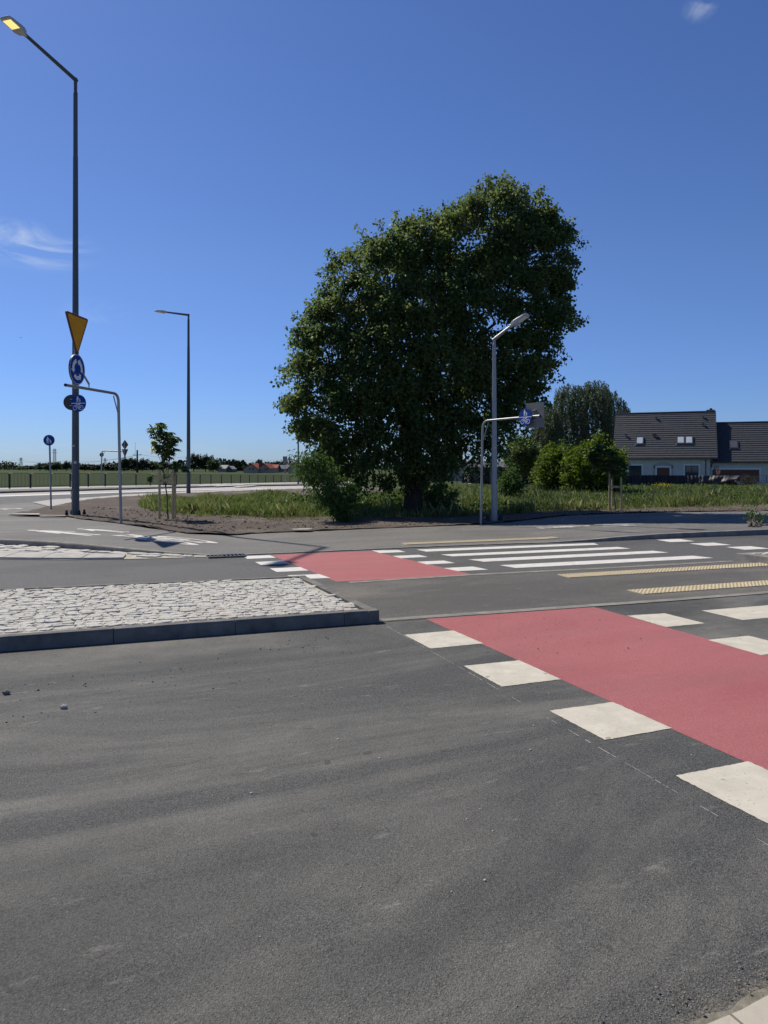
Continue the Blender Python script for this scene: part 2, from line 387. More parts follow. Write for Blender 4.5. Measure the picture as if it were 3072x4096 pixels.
STICKER = plain('paper sticker', (.55, .55, .52), .7, .2)
# ------------------------------------------------------------------ ground, roads, pavements
gy = [-60, 0, 45, 105, 170, 300, 700, 4000]; gx = [-4000, -400, 0, 400, 4000]
V = np.array([(x, y, Tz(x, y) - .035) for y in gy for x in gx]); nx = len(gx)
Fq = np.array([(j * nx + i, j * nx + i + 1, (j + 1) * nx + i + 1, (j + 1) * nx + i) for j in range(len(gy) - 1) for i in range(nx - 1)])
struct(npmesh('ground', V, Fq, FIELD))

KERB_L = [(-40, 26.5), (-13.975, 17.633), (-9.483, 15.889), (-7.800, 15.231), (-7.257, 15.082), (-6.638, 14.853), (-5.929, 14.534), (-5.271, 14.205), (-4.592, 13.856), (-3.983, 13.647), (-3.414, 13.547), (-2.995, 13.468), (-2.595, 13.517)]
KERB_M = [(-0.649, 14.285), (1.358, 15.092), (2.595, 15.490), (3.793, 15.819)]
KERB_R = [(4.552, 16.028), (4.951, 16.208), (6.199, 16.736), (7.487, 17.184), (9.049, 17.672), (13.975, 19.127), (40, 27)]
FRONT = KERB_L + KERB_M + KERB_R
struct(sheet('road', [[(-45, -8), (45, -8), (45, 32), (-45, 32)]], 0, ASPHALT))
# the far carriageway wears newer asphalt
far_lane = [(-45, 28), *KERB_L[1:], *KERB_M, *KERB_R, (45, 13), (6.089, 12.750), (1.308, 11.056), (-0.449, 10.259), (-1.098, 10.179), (-4.652, 9.093), (-30, .9)]
struct(sheet('far_carriageway', [far_lane], .003, ASPHALT_FAR))
mid = [(-1.098, 10.189), (-0.459, 10.299), (1.308, 11.056), (6.049, 12.770), (19.964, 17.633), (19.964, 14.743), (4.852, 9.476), (3.340, 8.894), (1.579, 8.276), (-0.013, 7.728)]
struct(sheet('refuge_crossing', [mid], .0035, ASPHALT_MID))
# far pavement: asphalt path with its left branch
back = [(-8.565, 21.220), (-7.220, 19.954), (-6.259, 18.908), (-4.542, 17.234), (-3.564, 17.234), (-3.194, 17.782), (-1.098, 18.828), (0.639, 19.725), (2.496, 20.572), (3.304, 21.319), (5.650, 23.312), (8.415, 24.308), (12.777, 25.205), (40, 34)]
left_soil = [(-9.483, 22.286), (-11.489, 23.083), (-11.609, 23.322), (-11.529, 25.873), (-12.078, 29.041), (-12.478, 32.479)]
ring_near = g2([(-700, 2056), (-300, 2041), (0, 2028), (127, 2021), (211, 2010), (380, 1999.5), (500, 1988.5), (700, 1977.5), (1000, 1964.5), (1242, 1954), (1420, 1948)])
pave = [(p[0], p[1] + .05) for p in FRONT] + back[::-1] + left_soil + [tuple(p) for p in ring_near[4::-1]] + [(-45, 34)]
struct(sheet('pavement', [pave], 0, ASPHALT_PATH, Rz))
# the ring road at the back left
ring_far = g2([(-700, 2003), (0, 1987.5), (350, 1976), (700, 1964.5), (1000, 1957), (1242, 1950), (1420, 1946)])
struct(sheet('ring_road', [list(ring_near) + list(ring_far[::-1])], .012, ASPHALT_FAR))
struct(sheet('edge_line', [list(ring_far) + g2([(1420, 1944.9), (1242, 1948.6), (1000, 1955.2), (700, 1962), (350, 1973), (0, 1983.5), (-700, 1998)])], .016, WHITE2))
apron = g2([(-700, 1998), (0, 1983.5), (350, 1973), (700, 1962), (1000, 1955.2), (1242, 1948.6), (1420, 1944.9), (1420, 1939.5), (1242, 1942.5), (1000, 1946.5), (700, 1953.5), (350, 1964), (0, 1974.5), (-700, 1989)])
struct(sheet('apron', [apron], .010, CONC_PALE))
kf = g2([(-700, 1989), (0, 1974.5), (350, 1964), (700, 1953.5), (1000, 1946.5), (1242, 1942.5), (1420, 1939.5)])
walk = list(kf) + g2([(1420, 1930), (1199, 1934), (900, 1938.5), (700, 1944), (350, 1951), (0, 1958), (-700, 1972)], Fz)
struct(sheet('far_pavement', [walk], 0, ASPHALT_PATH, Fz))
strip = g2([(-700, 1972), (0, 1958), (350, 1951), (700, 1944), (900, 1938.5), (1199, 1934), (1420, 1930), (1420, 1926), (1199, 1929), (900, 1934), (700, 1939.5), (350, 1945.5), (0, 1952), (-700, 1966)], Fz)
struct(sheet('paving_strip', [strip], .004, CONC_PALE, Fz))
# sett-paved shoulder between the ring road and the soil
edge = g2([(127, 2022), (211, 2010), (380, 1999.5), (500, 1988.5), (700, 1977.5), (1000, 1964.5), (1242, 1954), (1300, 1955.5), (1240, 1960), (1000, 1971), (700, 1984.5), (520, 1996), (380, 2007), (287, 2022), (200, 2041)])
struct(sheet('shoulder', [edge], .02, CONC_PALE, Rz))
far_marks = [[(790, 1942.5), (905, 1937.7), (912, 1938.6), (800, 1943.8)], [(850, 1943.6), (960, 1938.6), (985, 1939.4), (868, 1945.2)], [(930, 1945.5), (1010, 1941.5), (1030, 1942), (950, 1947)]]
struct(sheet('road_marking', [g2(q, Fz) for q in far_marks], .008, WHITE2, Fz))

# soil: one bumpy sheet under verge, grass and bushes
soil_poly = [Vector(p) for p in back[:-1]] + [Vector((21.961, 29.988)), Vector((46, 50)), Vector((46, 64)), Vector((12, 66))] + \
    [Vector(p) for p in g2([(1450, 1951), (1300, 1955.5), (1240, 1960), (1000, 1971), (700, 1984.5), (520, 1996), (380, 2007), (287, 2022), (200, 2041)])] + [Vector((-11.6, 23.5)), Vector((-11.51, 23.07)), Vector((-9.5, 22.27))]
def bumpy(name, poly, step, amp, dz, mat, surf, edge_amp=.04, ymax=1e9):
    outl = rough_edge(poly, edge_amp, step)
    P = np.array([(p.x, p.y) for p in outl]); lo, hi = P.min(0), P.max(0)
    yy = []; y = lo[1]
    while y < hi[1]: yy.append(y); y += step * max(1, (y / 22) ** 1.5)
    pts = []
    for y in yy:
        s = step * max(1, (y / 22) ** 1.5)
        pts += [(x + random.uniform(-.3, .3) * s, y + random.uniform(-.3, .3) * s) for x in np.arange(lo[0], hi[0], s)]
    q = np.array(pts); q = q[inpoly(q[:, 0], q[:, 1], P) & (pdist(q[:, 0], q[:, 1], P) > step * .4)]
    vin = [Vector(p) for p in outl] + [Vector(p) for p in q]; ne = len(outl)
    r = delaunay_2d_cdt(vin, [(i, (i + 1) % ne) for i in range(ne)], [], 1, 1e-5)
    vo, fo = r[0], r[2]
    from mathutils import noise as mn
    vs = []
    for v in vo:
        n = mn.fractal(Vector((v.x * 1.1, v.y * 1.1, 3)), 1, 2, 4) * amp + mn.fractal(Vector((v.x * 5, v.y * 5, 7)), 1, 2, 3) * amp * .6
        vs.append((v.x, v.y, float(surf(v.x, v.y)) + dz + n))
    mb = MB(); mb.add(vs, fo); return struct(mb.build(name, mat, smooth=True))
bumpy('soil', soil_poly, .22, .028, .03, SOIL, Rz)

# kerbs
def kerb(name, line, hf, wid=.15, inward=1, seg=1.0, mat=CONC, gap=.006, base=-.02):
    pts = [Vector(p) for p in line]; mb = MB()
    L = [0]
    for a, b in zip(pts, pts[1:]): L.append(L[-1] + (b - a).length)
    def pt(s):
        for i in range(len(pts) - 1):
            if s <= L[i + 1] or i == len(pts) - 2:
                f = (s - L[i]) / (L[i + 1] - L[i]); t = (pts[i + 1] - pts[i]).normalized(); return pts[i].lerp(pts[i + 1], f), Vector((-t.y, t.x)) * inward
    s = 0
    while s < L[-1] - .05:
        e = min(s + seg, L[-1]); secs = []
        for k in range(4):
            q = s + gap / 2 + (e - s - gap) * k / 3; p, n = pt(q); h = float(hf(p.x, p.y)) + .006; b = float(Tz(p.x, p.y)) + base; bv = min(.02, max(.002, h * .2))
            jit = random.uniform(-.002, .002)
            prof = [(0, b), (bv * .3, h - bv), (bv, h + jit), (wid, h + jit), (wid, b)]
            secs.append([(p.x + n.x * w, p.y + n.y * w, z) for w, z in prof])
        mb.loft(secs); s = e
    o = mb.build(name, mat); return o
struct(kerb('kerb', KERB_L, Rz)); struct(kerb('kerb', KERB_R, Rz)); struct(kerb('kerb', [KERB_L[-1]] + KERB_M + [KERB_R[0]], lambda x, y: Rz(x, y) + .002, .10))
struct(kerb('kerb', [tuple(p) for p in kf], Fz, .2, 1, 2.0, plain('dark kerb', (.12, .118, .115), .85, .2)))
struct(sheet('flush_kerb', [[(-0.013, 7.758), (1.579, 8.286), (3.340, 8.894), (4.852, 9.462), (19.964, 14.743), (19.964, 14.862), (4.811, 9.582), (3.304, 9.014), (1.547, 8.416), (-0.050, 7.878)],
                            [(-0.467, 10.299), (1.309, 11.036), (3.404, 11.734), (5.939, 12.650), (5.899, 12.770), (3.364, 11.853), (1.268, 11.156), (-0.499, 10.418)]], .008, CONC))

# sett paving generator: every stone its own block, all in one mesh
def setts(name, poly, u, su, sv, zf, mat, parent=None, hgt=.03, gap=.007, bump=.004):
    u = Vector(u).normalized(); v = Vector((-u.y, u.x)); P = [Vector(p) for p in poly]
    U = [p.dot(u) for p in P]; VV = [p.dot(v) for p in P]; mb = MB()
    V2 = [(p.x, p.y) for p in P]
    y = min(VV)
    while y < max(VV):
        dv = sv * random.uniform(0.848, 1.242); x = min(U) - random.random() * su
        while x < max(U):
            du = su * random.uniform(0.649, 1.540); c = u * (x + du / 2) + v * (y + dv / 2)
            if inpoly(np.array([c.x]), np.array([c.y]), V2)[0] and pdist(np.array([c.x]), np.array([c.y]), V2)[0] > min(sv, su) * .36:
                z = float(zf(c.x, c.y)) + random.gauss(0, bump); n = 10
                def ring(k, zz, j):
                    out = []
                    for a in range(n):
                        an = 2 * pi * a / n; ca, sa = cos(an), sin(an); m = max(abs(ca), abs(sa)) ** .8
                        q = u * (x + du / 2 + ca / m * (du - gap) / 2 * k) + v * (y + dv / 2 + sa / m * (dv - gap) / 2 * k)
                        out.append((q.x + random.gauss(0, j), q.y + random.gauss(0, j), zz + random.gauss(0, j * .5)))
                    return out
                tx, ty = random.gauss(0, .03), random.gauss(0, .03)
                r0 = ring(1, z - hgt, .003); r1 = ring(.985, z - .004, .0035); r2 = ring(.86, z + .002, .004)
                r1, r2 = [[(q[0], q[1], q[2] + (q[0] - c.x) * tx + (q[1] - c.y) * ty) for q in r] for r in (r1, r2)]
                mb.loft([r0, r1, r2])
            x += du
        y += dv
    return mb.build(name, mat, parent)

# the big island in the road
isl = thing('traffic_island', 'raised island of pale granite setts with dark-faced kerb, left of the near red crossing', 'traffic island', (-2, 8.2, 0))
I_near = [(-15.971, 2.138), (-8.984, 4.480), (-5.989, 5.546), (-3.324, 6.493), (-0.045, 7.712)]; I_right = [(-0.045, 7.712), (-1.078, 10.219)]; I_far = [(-1.078, 10.219), (-4.692, 9.113), (-8.984, 7.768), (-15.971, 5.576)]
IH = lambda x, y: .12
CONC_DARK = plain('shade-darkened kerb concrete', (.17, .162, .148), .9, .12, 0, .32, 5, .4)  # shade of the kerb faces put into the colour, over the whole stone
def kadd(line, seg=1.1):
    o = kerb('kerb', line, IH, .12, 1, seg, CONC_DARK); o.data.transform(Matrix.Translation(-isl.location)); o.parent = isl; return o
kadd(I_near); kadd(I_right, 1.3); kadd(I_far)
inner = [(-15.971, 2.338), (-8.984, 4.629), (-5.989, 5.695), (-3.324, 6.642), (-0.250, 7.808), (-1.168, 10.060), (-4.692, 8.984), (-8.984, 7.629), (-15.971, 5.476)]
def flat(name, poly, z, mat, parent):
    mb = MB(); P = [Vector((p[0], p[1], 0)) for p in poly]; mb.add([(p.x, p.y, z) for p in P], tessellate_polygon([P])); o = mb.build(name, mat, parent)
    for f in o.data.polygons:
        if f.normal.z < 0: o.data.flip_normals(); break
    return o
flat('joint_bed', inner, .113, MORTAR, isl)
vis = [(-8.984, 4.629), (-5.989, 5.695), (-3.324, 6.642), (-0.250, 7.808), (-1.168, 10.060), (-4.692, 8.984), (-8.984, 7.629)]
setts('sett_paving', vis, (.945, .33), .122, .100, lambda x, y: .122, COBBLE, isl, .03, .004, .003)
# its other half at the right edge of the picture
isl2 = thing('traffic_island', 'small pale island end with low kerb at the right edge beside yellow tactile strips', 'traffic island', (8, 13.2, 0))
J = [(6.039, 12.880), (6.289, 12.272), (12.977, 14.593), (12.977, 15.341)]
mb = MB(); mb.plate([(x, y) for x, y in J], -.02, .118)
o = mb.build('kerb', CONC, local=True)
o.data.transform(Matrix(((1, 0, 0, 0), (0, 0, 1, 0), (0, 1, 0, 0), (0, 0, 0, 1)))); o.data.transform(Matrix.Translation(-isl2.location)); o.parent = isl2
bm = bmesh.new(); bm.from_mesh(o.data); bmesh.ops.recalc_face_normals(bm, faces=bm.faces); bm.to_mesh(o.data); bm.free()
setts('sett_paving', [(6.239, 12.850), (6.438, 12.481), (12.977, 14.743), (12.977, 15.141)], (.945, .33), .15, .13, lambda x, y: .128, COBBLE, isl2)
# gutter on the left: setts against the kerb, pale slabs along the asphalt, an iron grate at its end
gut_out = [(-9.483, 13.647), (-6.638, 12.959), (-5.989, 12.900), (-5.460, 12.850), (-4.402, 12.939), (-3.414, 13.189), (-2.885, 13.388)]
gut_mid = [(-9.483, 14.793), (-7.207, 14.075), (-5.849, 13.727), (-4.652, 13.468), (-4.492, 13.149)]
gut_in = [(-9.483, 15.839), (-7.786, 15.191), (-6.638, 14.813), (-5.271, 14.165), (-3.983, 13.607), (-2.995, 13.438)]
struct(sheet('gutter', [gut_out + gut_in[::-1]], .012, MORTAR))
struct(setts('gutter_setts', [(-9.483, 14.793), (-7.207, 14.075), (-5.849, 13.727), (-4.652, 13.468), (-4.432, 12.979), (-3.414, 13.198), (-2.945, 13.408)] + gut_in[::-1], (.94, -.32), .3, .24, lambda x, y: .035, COBBLE, None, .03, .02, .008))
mb = MB()
for a in range(6):
    def q(t, far):
        A = gut_out if not far else gut_mid[:-1]
        xs = -8.7 + (t) * .70
        return (xs - (.12 if far else 0), np.interp(xs, [p[0] for p in A], [p[1] for p in A]) + (-.02 if far else .03))
    A, B, C2, D = q(a + .01, 0), q(a + .99, 0), q(a + .99, 1), q(a + .01, 1)
    mb.loft([[(p[0], p[1], z) for p in (A, B, C2, D)] for z in (0, .04)])
struct(mb.build('gutter_slabs', CONC_PALE, bevel=.004))
g0 = thing('drain_grate', 'dark slotted drain grate at the end of the pale gutter beside the far red crossing', 'drain', (-2.75, 13.36, 0))
mb = MB(); M3 = Matrix.Rotation(radians(19), 3, 'Z')
for i in range(9): mb.box(Vector((-2.8, 13.33, .02)) + M3 @ Vector((-.28 + i * .07, 0, 0)), (.03, .26, .02), M3)
mb.build('bar', BLACK, g0); mb = MB()
for s_ in (-1, 1): mb.box(Vector((-2.8, 13.33, .021)) + M3 @ Vector((0, s_ * .15, 0)), (.66, .04, .024), M3)
mb.build('frame', plain('cast iron', (.1, .095, .09), .6, .5, .5), g0)

# paint: red cycle crossings, squares, zebra stripes
struct(sheet('cycle_crossing', [[(0.434, 7.898), (2.396, 8.575), (4.023, 4.330), (6.2, -1.38), (4.26, -1.73), (1.956, 4.071)]], .002, RED))
struct(sheet('cycle_crossing', [[(-2.066, 13.597), (-0.270, 14.285), (1.318, 11.116), (-0.659, 10.418)]], .006, RED))
b = Vector((.366, -.93)); a_ = Vector((.935, .34))
def sq(p, w=.5, h=.55): p = Vector(p); return [p, p + a_ * w, p + a_ * w + b * h, p + b * h]
near_sq = [[(0.190, 7.140), (0.679, 7.330), (0.898, 6.792), (0.409, 6.602)], [(0.639, 6.024), (1.118, 6.199), (1.333, 5.646), (0.858, 5.456)], [(1.083, 4.918), (1.557, 5.098), (1.762, 4.589), (1.293, 4.390)],
           [(1.508, 3.882), (1.976, 4.071), (2.186, 3.553), (1.717, 3.364)], sq((1.946, 2.806)),
           [(2.605, 8.067), (3.064, 8.187), (3.284, 7.668), (2.815, 7.489)], [(2.995, 6.931), (3.454, 7.100), (3.673, 6.562), (3.204, 6.373)], sq((3.414, 5.875)), sq((3.843, 4.779))]
near_sq = [[tuple(q) for q in rough_edge([Vector(v) for v in p], .0035, .022)] for p in near_sq]
struct(sheet('road_marking', near_sq, .003, WHITE))
struct(sheet('road_marking', [[(3.534, 8.346), (7.287, 9.681), (7.487, 9.183), (3.743, 7.828)], [(3.973, 7.270), (7.686, 8.615), (7.886, 8.117), (4.182, 6.752)]], .003, WHITE))
zeb = [[(0.629, 14.484), (4.392, 15.719), (4.412, 15.401), (0.799, 14.125)], [(1.028, 13.667), (4.662, 14.972), (4.821, 14.663), (1.218, 13.378)], [(1.447, 12.939), (5.121, 14.285), (5.310, 13.986), (1.677, 12.621)], [(1.877, 12.182), (5.560, 13.487), (5.780, 13.149), (2.076, 11.843)]]
struct(sheet('zebra_stripes', zeb, .0062, WHITE2))
fsq = [[(-0.240, 14.314), (0.270, 14.404), (0.409, 14.065), (-0.070, 13.886)], [(0.150, 13.448), (0.629, 13.617), (0.779, 13.298), (0.289, 13.109)], [(0.549, 12.621), (1.018, 12.790), (1.178, 12.451), (0.699, 12.272)], [(0.938, 11.833), (1.427, 12.013), (1.617, 11.654), (1.128, 11.485)],
       [(-2.535, 13.408), (-2.066, 13.567), (-1.897, 13.179), (-2.366, 13.009)], [(-2.166, 12.591), (-1.707, 12.770), (-1.537, 12.391), (-2.006, 12.212)], [(-1.797, 11.784), (-1.338, 11.963), (-1.158, 11.554), (-1.627, 11.385)], [(-1.427, 11.036), (-0.968, 11.166), (-0.769, 10.777), (-1.218, 10.658)],
       [(5.967, 16.417), (6.548, 16.606), (6.678, 16.108), (6.079, 15.919)], [(6.359, 15.620), (6.948, 15.799), (7.107, 15.341), (6.508, 15.161)], [(6.808, 14.932), (7.387, 15.112), (7.546, 14.643), (6.948, 14.444)]]
struct(sheet('road_marking', fsq, .0066, WHITE2))
chalk = [(-0.020, 7.668), (0.319, 6.752), (0.639, 5.895), (1.058, 4.739), (1.447, 3.663), (1.627, 3.165), (2.196, 1.491)]
mb = MB()
mc = []
for p, q in zip(chalk, chalk[1:]):
    p = Vector(p); q = Vector(q); n = int((q - p).length / .06)
    for i in range(n):
        if random.random() < .78:
            c0 = p.lerp(q, i / n); c1 = p.lerp(q, (i + random.uniform(.6, 1)) / n); w = random.uniform(.0012, .0028); mc.append([c0 + Vector((-w, 0)), c1 + Vector((-w, 0)), c1 + Vector((w, 0)), c0 + Vector((w, 0))])
struct(sheet('chalk_line', mc, .0015, plain('chalk', (.42, .41, .38), .9, .1)))
# yellow tactile paving, slabs with real studs
def tact(name, A, B, wv, surf, n_slab=None):
    A = Vector(A); B = Vector(B); u = (B - A).normalized(); L = (B - A).length; w = Vector(wv); W_ = w.length; wn_ = w.normalized(); mb = MB()
    s = 0
    while s < L - .05:
        e = min(s + .35, L); cs = [A + u * (s + .002), A + u * (e - .002), A + u * (e - .002) + w, A + u * (s + .002) + w]
        mb.loft([[(c.x, c.y, float(surf(c.x, c.y)) + z) for c in cs] for z in (-.01, .012)]); s = e
    nu = int(L / .062); nv = max(2, int(W_ / .062))
    for i in range(nu):
        for j in range(nv):
            c = A + u * ((i + .5) * L / nu) + wn_ * ((j + .5) * W_ / nv); z = float(surf(c.x, c.y)) + .0115
            mb.loft([[(c.x + cos(2 * pi * k / 8) * r, c.y + sin(2 * pi * k / 8) * r, z + h) for k in range(8)] for r, h in ((.019, 0), (.015, .006), (.008, .0085))])
    return struct(mb.build(name, TACT))
tact('tactile_paving', (0.359, 15.560), (3.793, 16.905), (.10, -.30), Rz)
tact('tactile_paving', (2.565, 11.096), (6.938, 12.690), (.10, -.30), Tz)
tact('tactile_paving', (3.138, 9.691), (7.487, 11.285), (.115, -.30), Tz)
# near pavement of concrete slabs in the corner, with a band of sand washed against it
ne = [(-1.497, 1.341), (0.299, 1.889), (0.871, 2.118), (0.948, 2.153), (1.048, 2.198), (1.128, 2.243), (1.248, 2.308), (2.995, 3.085), (11.978, 6.971)]
struct(sheet('near_pavement', [ne + [(12, -3), (-1.5, -3)]], .010, SLABS))
def dust_mat():                                             # loose sand that thins out into the open grain of the asphalt
    t = NT('washed sand'); col = t.mix(t.ramp(t.noise(26, 6, .7), .3, .7), (.235, .212, .17), (.33, .298, .238)); t.fin(col, .95, .1); t.bump(t.noise(120, 4, .7), .8, .006)
    dp = t.n('ShaderNodeVectorMath', operation='DOT_PRODUCT'); t.l(t.co, dp.inputs[0]); dp.inputs[1].default_value = (-.465, .885, 0)
    far = t.math('SUBTRACT', dp.outputs['Value'], 1.41); nz = t.math('ADD', t.math('MULTIPLY', t.noise(170, 3, .75), .6), t.math('MULTIPLY', t.noise(11, 5, .7), .4))
    k = t.math('MULTIPLY', t.ramp(t.math('SUBTRACT', nz, t.math('MULTIPLY', far, 1.15)), .36, .50), .72); tr = t.n('ShaderNodeBsdfTransparent'); ms = t.n('ShaderNodeMixShader')
    t.l(k, ms.inputs[0]); t.l(tr.outputs[0], ms.inputs[1]); t.l(t.b.outputs[0], ms.inputs[2]); t.l(ms.outputs[0], t.out.inputs[0]); return t.m
sand_in = [(-1.5, 1.20), (.3, 1.80), (.85, 2.04), (1.05, 2.13), (1.25, 2.25), (3, 2.98), (6, 4.3)]
bumpy('sand', [Vector((x, y - .05)) for x, y in sand_in] + [Vector((x, y + w)) for (x, y), w in zip(sand_in[::-1], (.12, .12, .10, .10, .085, .10, .12))], .03, .0012, .0065, plain('packed sand', (.34, .305, .24), .95, .1, 0, .35, 30, .8), Tz, .016)
struct(sheet('sand', [rough_edge([Vector((x, y - .02)) for x, y in sand_in] + [Vector((x, y + w)) for (x, y), w in zip(sand_in[::-1], (.4, .4, .42, .40, .38, .38, .4))], .03, .06)], .004, dust_mat()))

# pictograms: outlines in a unit sign, used on the plates and on the ground
def circ(cx, cy, r, n=20, a0=0): return [(cx + r * cos(a0 + 2 * pi * i / n), cy + r * sin(a0 + 2 * pi * i / n)) for i in range(n)]
def bar(p, q, w):
    p = Vector(p); q = Vector(q); d = (q - p).normalized(); n = Vector((-d.y, d.x)) * w / 2; return [tuple(p + n), tuple(p - n), tuple(q - n), tuple(q + n)]
def ringp(cx, cy, r, w, n=28):
    out = []
    for i in range(n):
        a0, a1 = 2 * pi * i / n, 2 * pi * (i + 1) / n
        out.append([(cx + r * cos(a0), cy + r * sin(a0)), (cx + r * cos(a1), cy + r * sin(a1)), (cx + (r - w) * cos(a1), cy + (r - w) * sin(a1)), (cx + (r - w) * cos(a0), cy + (r - w) * sin(a0))])
    return out
def walker(cx, y0, h, m=1):
    pts = [(-.12, .80), (-.05, .85), (.07, .85), (.14, .78), (.33, .50), (.285, .46), (.11, .64), (.10, .42), (.15, .02), (.05, .0), (0, .38), (-.08, 0), (-.18, .02), (-.10, .42), (-.11, .62), (-.16, .40), (-.22, .41)]
    return [[(cx + m * x * h, y0 + y * h) for x, y in pts], circ(cx + .01 * m * h, y0 + .935 * h, .075 * h)]
def pedestrians(cx, y0, h): return walker(cx - .12 * h, y0, h) + walker(cx + .30 * h, y0, h * .58, -1)
def bicycle(cx, y0, s, th=1.0):                                     # faces left, s = wheelbase
    P = lambda x, y: (cx + x * s, y0 + y * s)
    r = .33; out = []
    for wx in (-.5, .5): out += [[P((px - 0) , py) for px, py in q] for q in ringp(wx, r, r, .07 * th)]
    hub0, hub1, bb, head, seat = (-.5, r), (.5, r), (.02, r), (-.28, .80), (.20, .82)
    for p, q, w in ((bb, head, .07), (bb, seat, .07), (hub1, bb, .06), (hub1, (.16, .72), .055), ((-.26, .74), (.17, .74), .06), (hub0, (-.25, .9), .06), ((-.25, .92), (-.40, .94), .07), ((-.25, .92), (-.12, .9), .05), ((.06, .86), (.36, .86), .09), (bb, (.1, .14), .05), ((.03, .12), (.18, .12), .05)):
        out.append([P(*c) for c in bar(p, q, w * th)])
    out.append([P(*c) for c in circ(.02, r, .09, 12)]); return out
def shared(): return pedestrians(0, .06, .36), bicycle(0, -.40, .42)
# painted symbols on the path: bicycle nearest its foot, adult and child beyond it, all stretched along the path
def path_symbol(O, U, k=1.0, people=True):
    O = Vector(O); U = Vector(U).normalized(); R_ = Vector((U.y, -U.x)); parts = []
    for p in bicycle(0, 0, 1, 1.55): parts.append([(x * .56, y * 2.66) for x, y in p])
    if people:
        for p in walker(0, 0, 1): parts.append([(-.42 + x * 1.05, 2.85 + y * 2.38) for x, y in p])
        for p in walker(0, 0, 1, -1): parts.append([(.46 + x * .75, 2.93 + y * 1.68) for x, y in p])
    return [[O + (R_ * x + U * y) * k for x, y in p] for p in parts]
R2 = lambda x, y: (2000 + x / 1.5476, 1980 + y / 1.5476)
struct(sheet('path_symbol', path_symbol((-3.585, 15.30), (-.866, .5)), .005, WHITE2, Rz))
tl = gp(*R2(228, 205), Rz).to_2d(); hd = gp(*R2(905, 184), Rz).to_2d()
struct(sheet('path_symbol', path_symbol(tl, hd - tl, (hd - tl).length / 5.23), .005, WHITE2, Rz))
struct(sheet('path_symbol', path_symbol((-12.9, 26.3), (-.92, .40), 1.0, False), .005, WHITE2, Rz))
struct(sheet('paving_strip', [g2([(28, 2062.5), (158, 2062), (157, 2067.5), (75, 2066)], Rz), g2([(158, 2069), (262, 2070), (262, 2072.5), (158, 2071.5)], Rz), g2([(1160, 2127), (1225, 2124), (1256, 2125), (1230, 2129), (1180, 2129.5)], Rz)], .07, CONC_PALE, Rz))

# ------------------------------------------------------------------ signs
def rr(out, r, n=5):                                        # round the corners of an outline
    res = []; m = len(out)
    for i in range(m):
        p = Vector(out[i]); a = (Vector(out[i - 1]) - p).normalized(); c = (Vector(out[(i + 1) % m]) - p).normalized(); h = a.angle(c) / 2; d = r / math.tan(h)
        for k in range(n + 1):
            t = k / n; q = (p + a * d) * (1 - t) ** 2 + p * 2 * t * (1 - t) + (p + c * d) * t * t; res.append(tuple(q))
    return res
def sign(name, label, cat, loc, rz, out, layers, back=GREY_PAINT, group=None, thick=.02):
    """plate with its face towards local -Y; layers = [(part name, polygons, material)]"""
    t = thing(name, label, cat, loc, rz, group)
    MB().plate(out, 0, thick).build('plate', back, t, local=True)
    mb = MB()
    for i, (pn, polys, m) in enumerate(layers):
        mb = MB(); y = -.0012 * (i + 1)
        for p in polys: mb.plate(p, y, y + .0009)
        mb.build(pn, m, t, local=True)
    ext = max(p[1] for p in out)
    for z in (-.4, .4): MB().box((0, thick + .02, z * ext), (.12, .04, .03)).build('clamp', GALV, t, local=True)
    return t
def scale_polys(ps, s): return [[(x * s, y * s) for x, y in p] for p in ps]
def shared_sign(label, loc, rz, D):
    pp, bb = shared()
    return sign('shared_path_sign', label, 'road sign', loc, rz, circ(0, 0, D / 2, 40), [('sign_face', [circ(0, 0, D * .485, 40)], BLUE), ('divider', [[(-.47 * D, -.02 * D), (.47 * D, -.02 * D), (.47 * D, .02 * D), (-.47 * D, .02 * D)]], SWHITE), ('pictogram', scale_polys(pp + bb, D), SWHITE)], DARK_BACK, 'blue shared path signs')

# ------------------------------------------------------------------ street lamps
def lamp_head(base, d, L, parent, lens, width=.30):
    d = Vector(d).normalized(); side = d.cross(Vector((0, 0, 1))).normalized(); up = side.cross(d); base = Vector(base)
    P = lambda x, y, z: base + d * x + side * y + up * z
    secs = []
    for x, w, h0, h1 in ((0, .09, -.045, .045), (.10 * L, .09, -.05, .05), (.16 * L, width * .72, -.075, .06), (.32 * L, width * .98, -.08, .075), (.45 * L, width, -.05, .075), (.9 * L, width, -.035, .04), (L, width * .86, -.02, .03)):
        secs.append([P(x, -w / 2, h0 * .7), P(x, -w / 2 * .8, h0), P(x, w / 2 * .8, h0), P(x, w / 2, h0 * .7), P(x, w / 2, h1 * .5), P(x, w / 2 * .6, h1), P(x, -w / 2 * .6, h1), P(x, -w / 2, h1 * .5)])
    h = MB().loft(secs).build('lamp_head', LAMPBODY, parent, bevel=.006)
    mb = MB(); q = [P(x, y, z) for x, y, z in ((.48 * L, -width * .36, -.052), (.48 * L, width * .36, -.052), (.90 * L, width * .36, -.04), (.90 * L, -width * .36, -.04))]
    mb.loft([q, [v - up * .006 for v in q]]); mb.build('lamp_lens', lens, h)
    return h
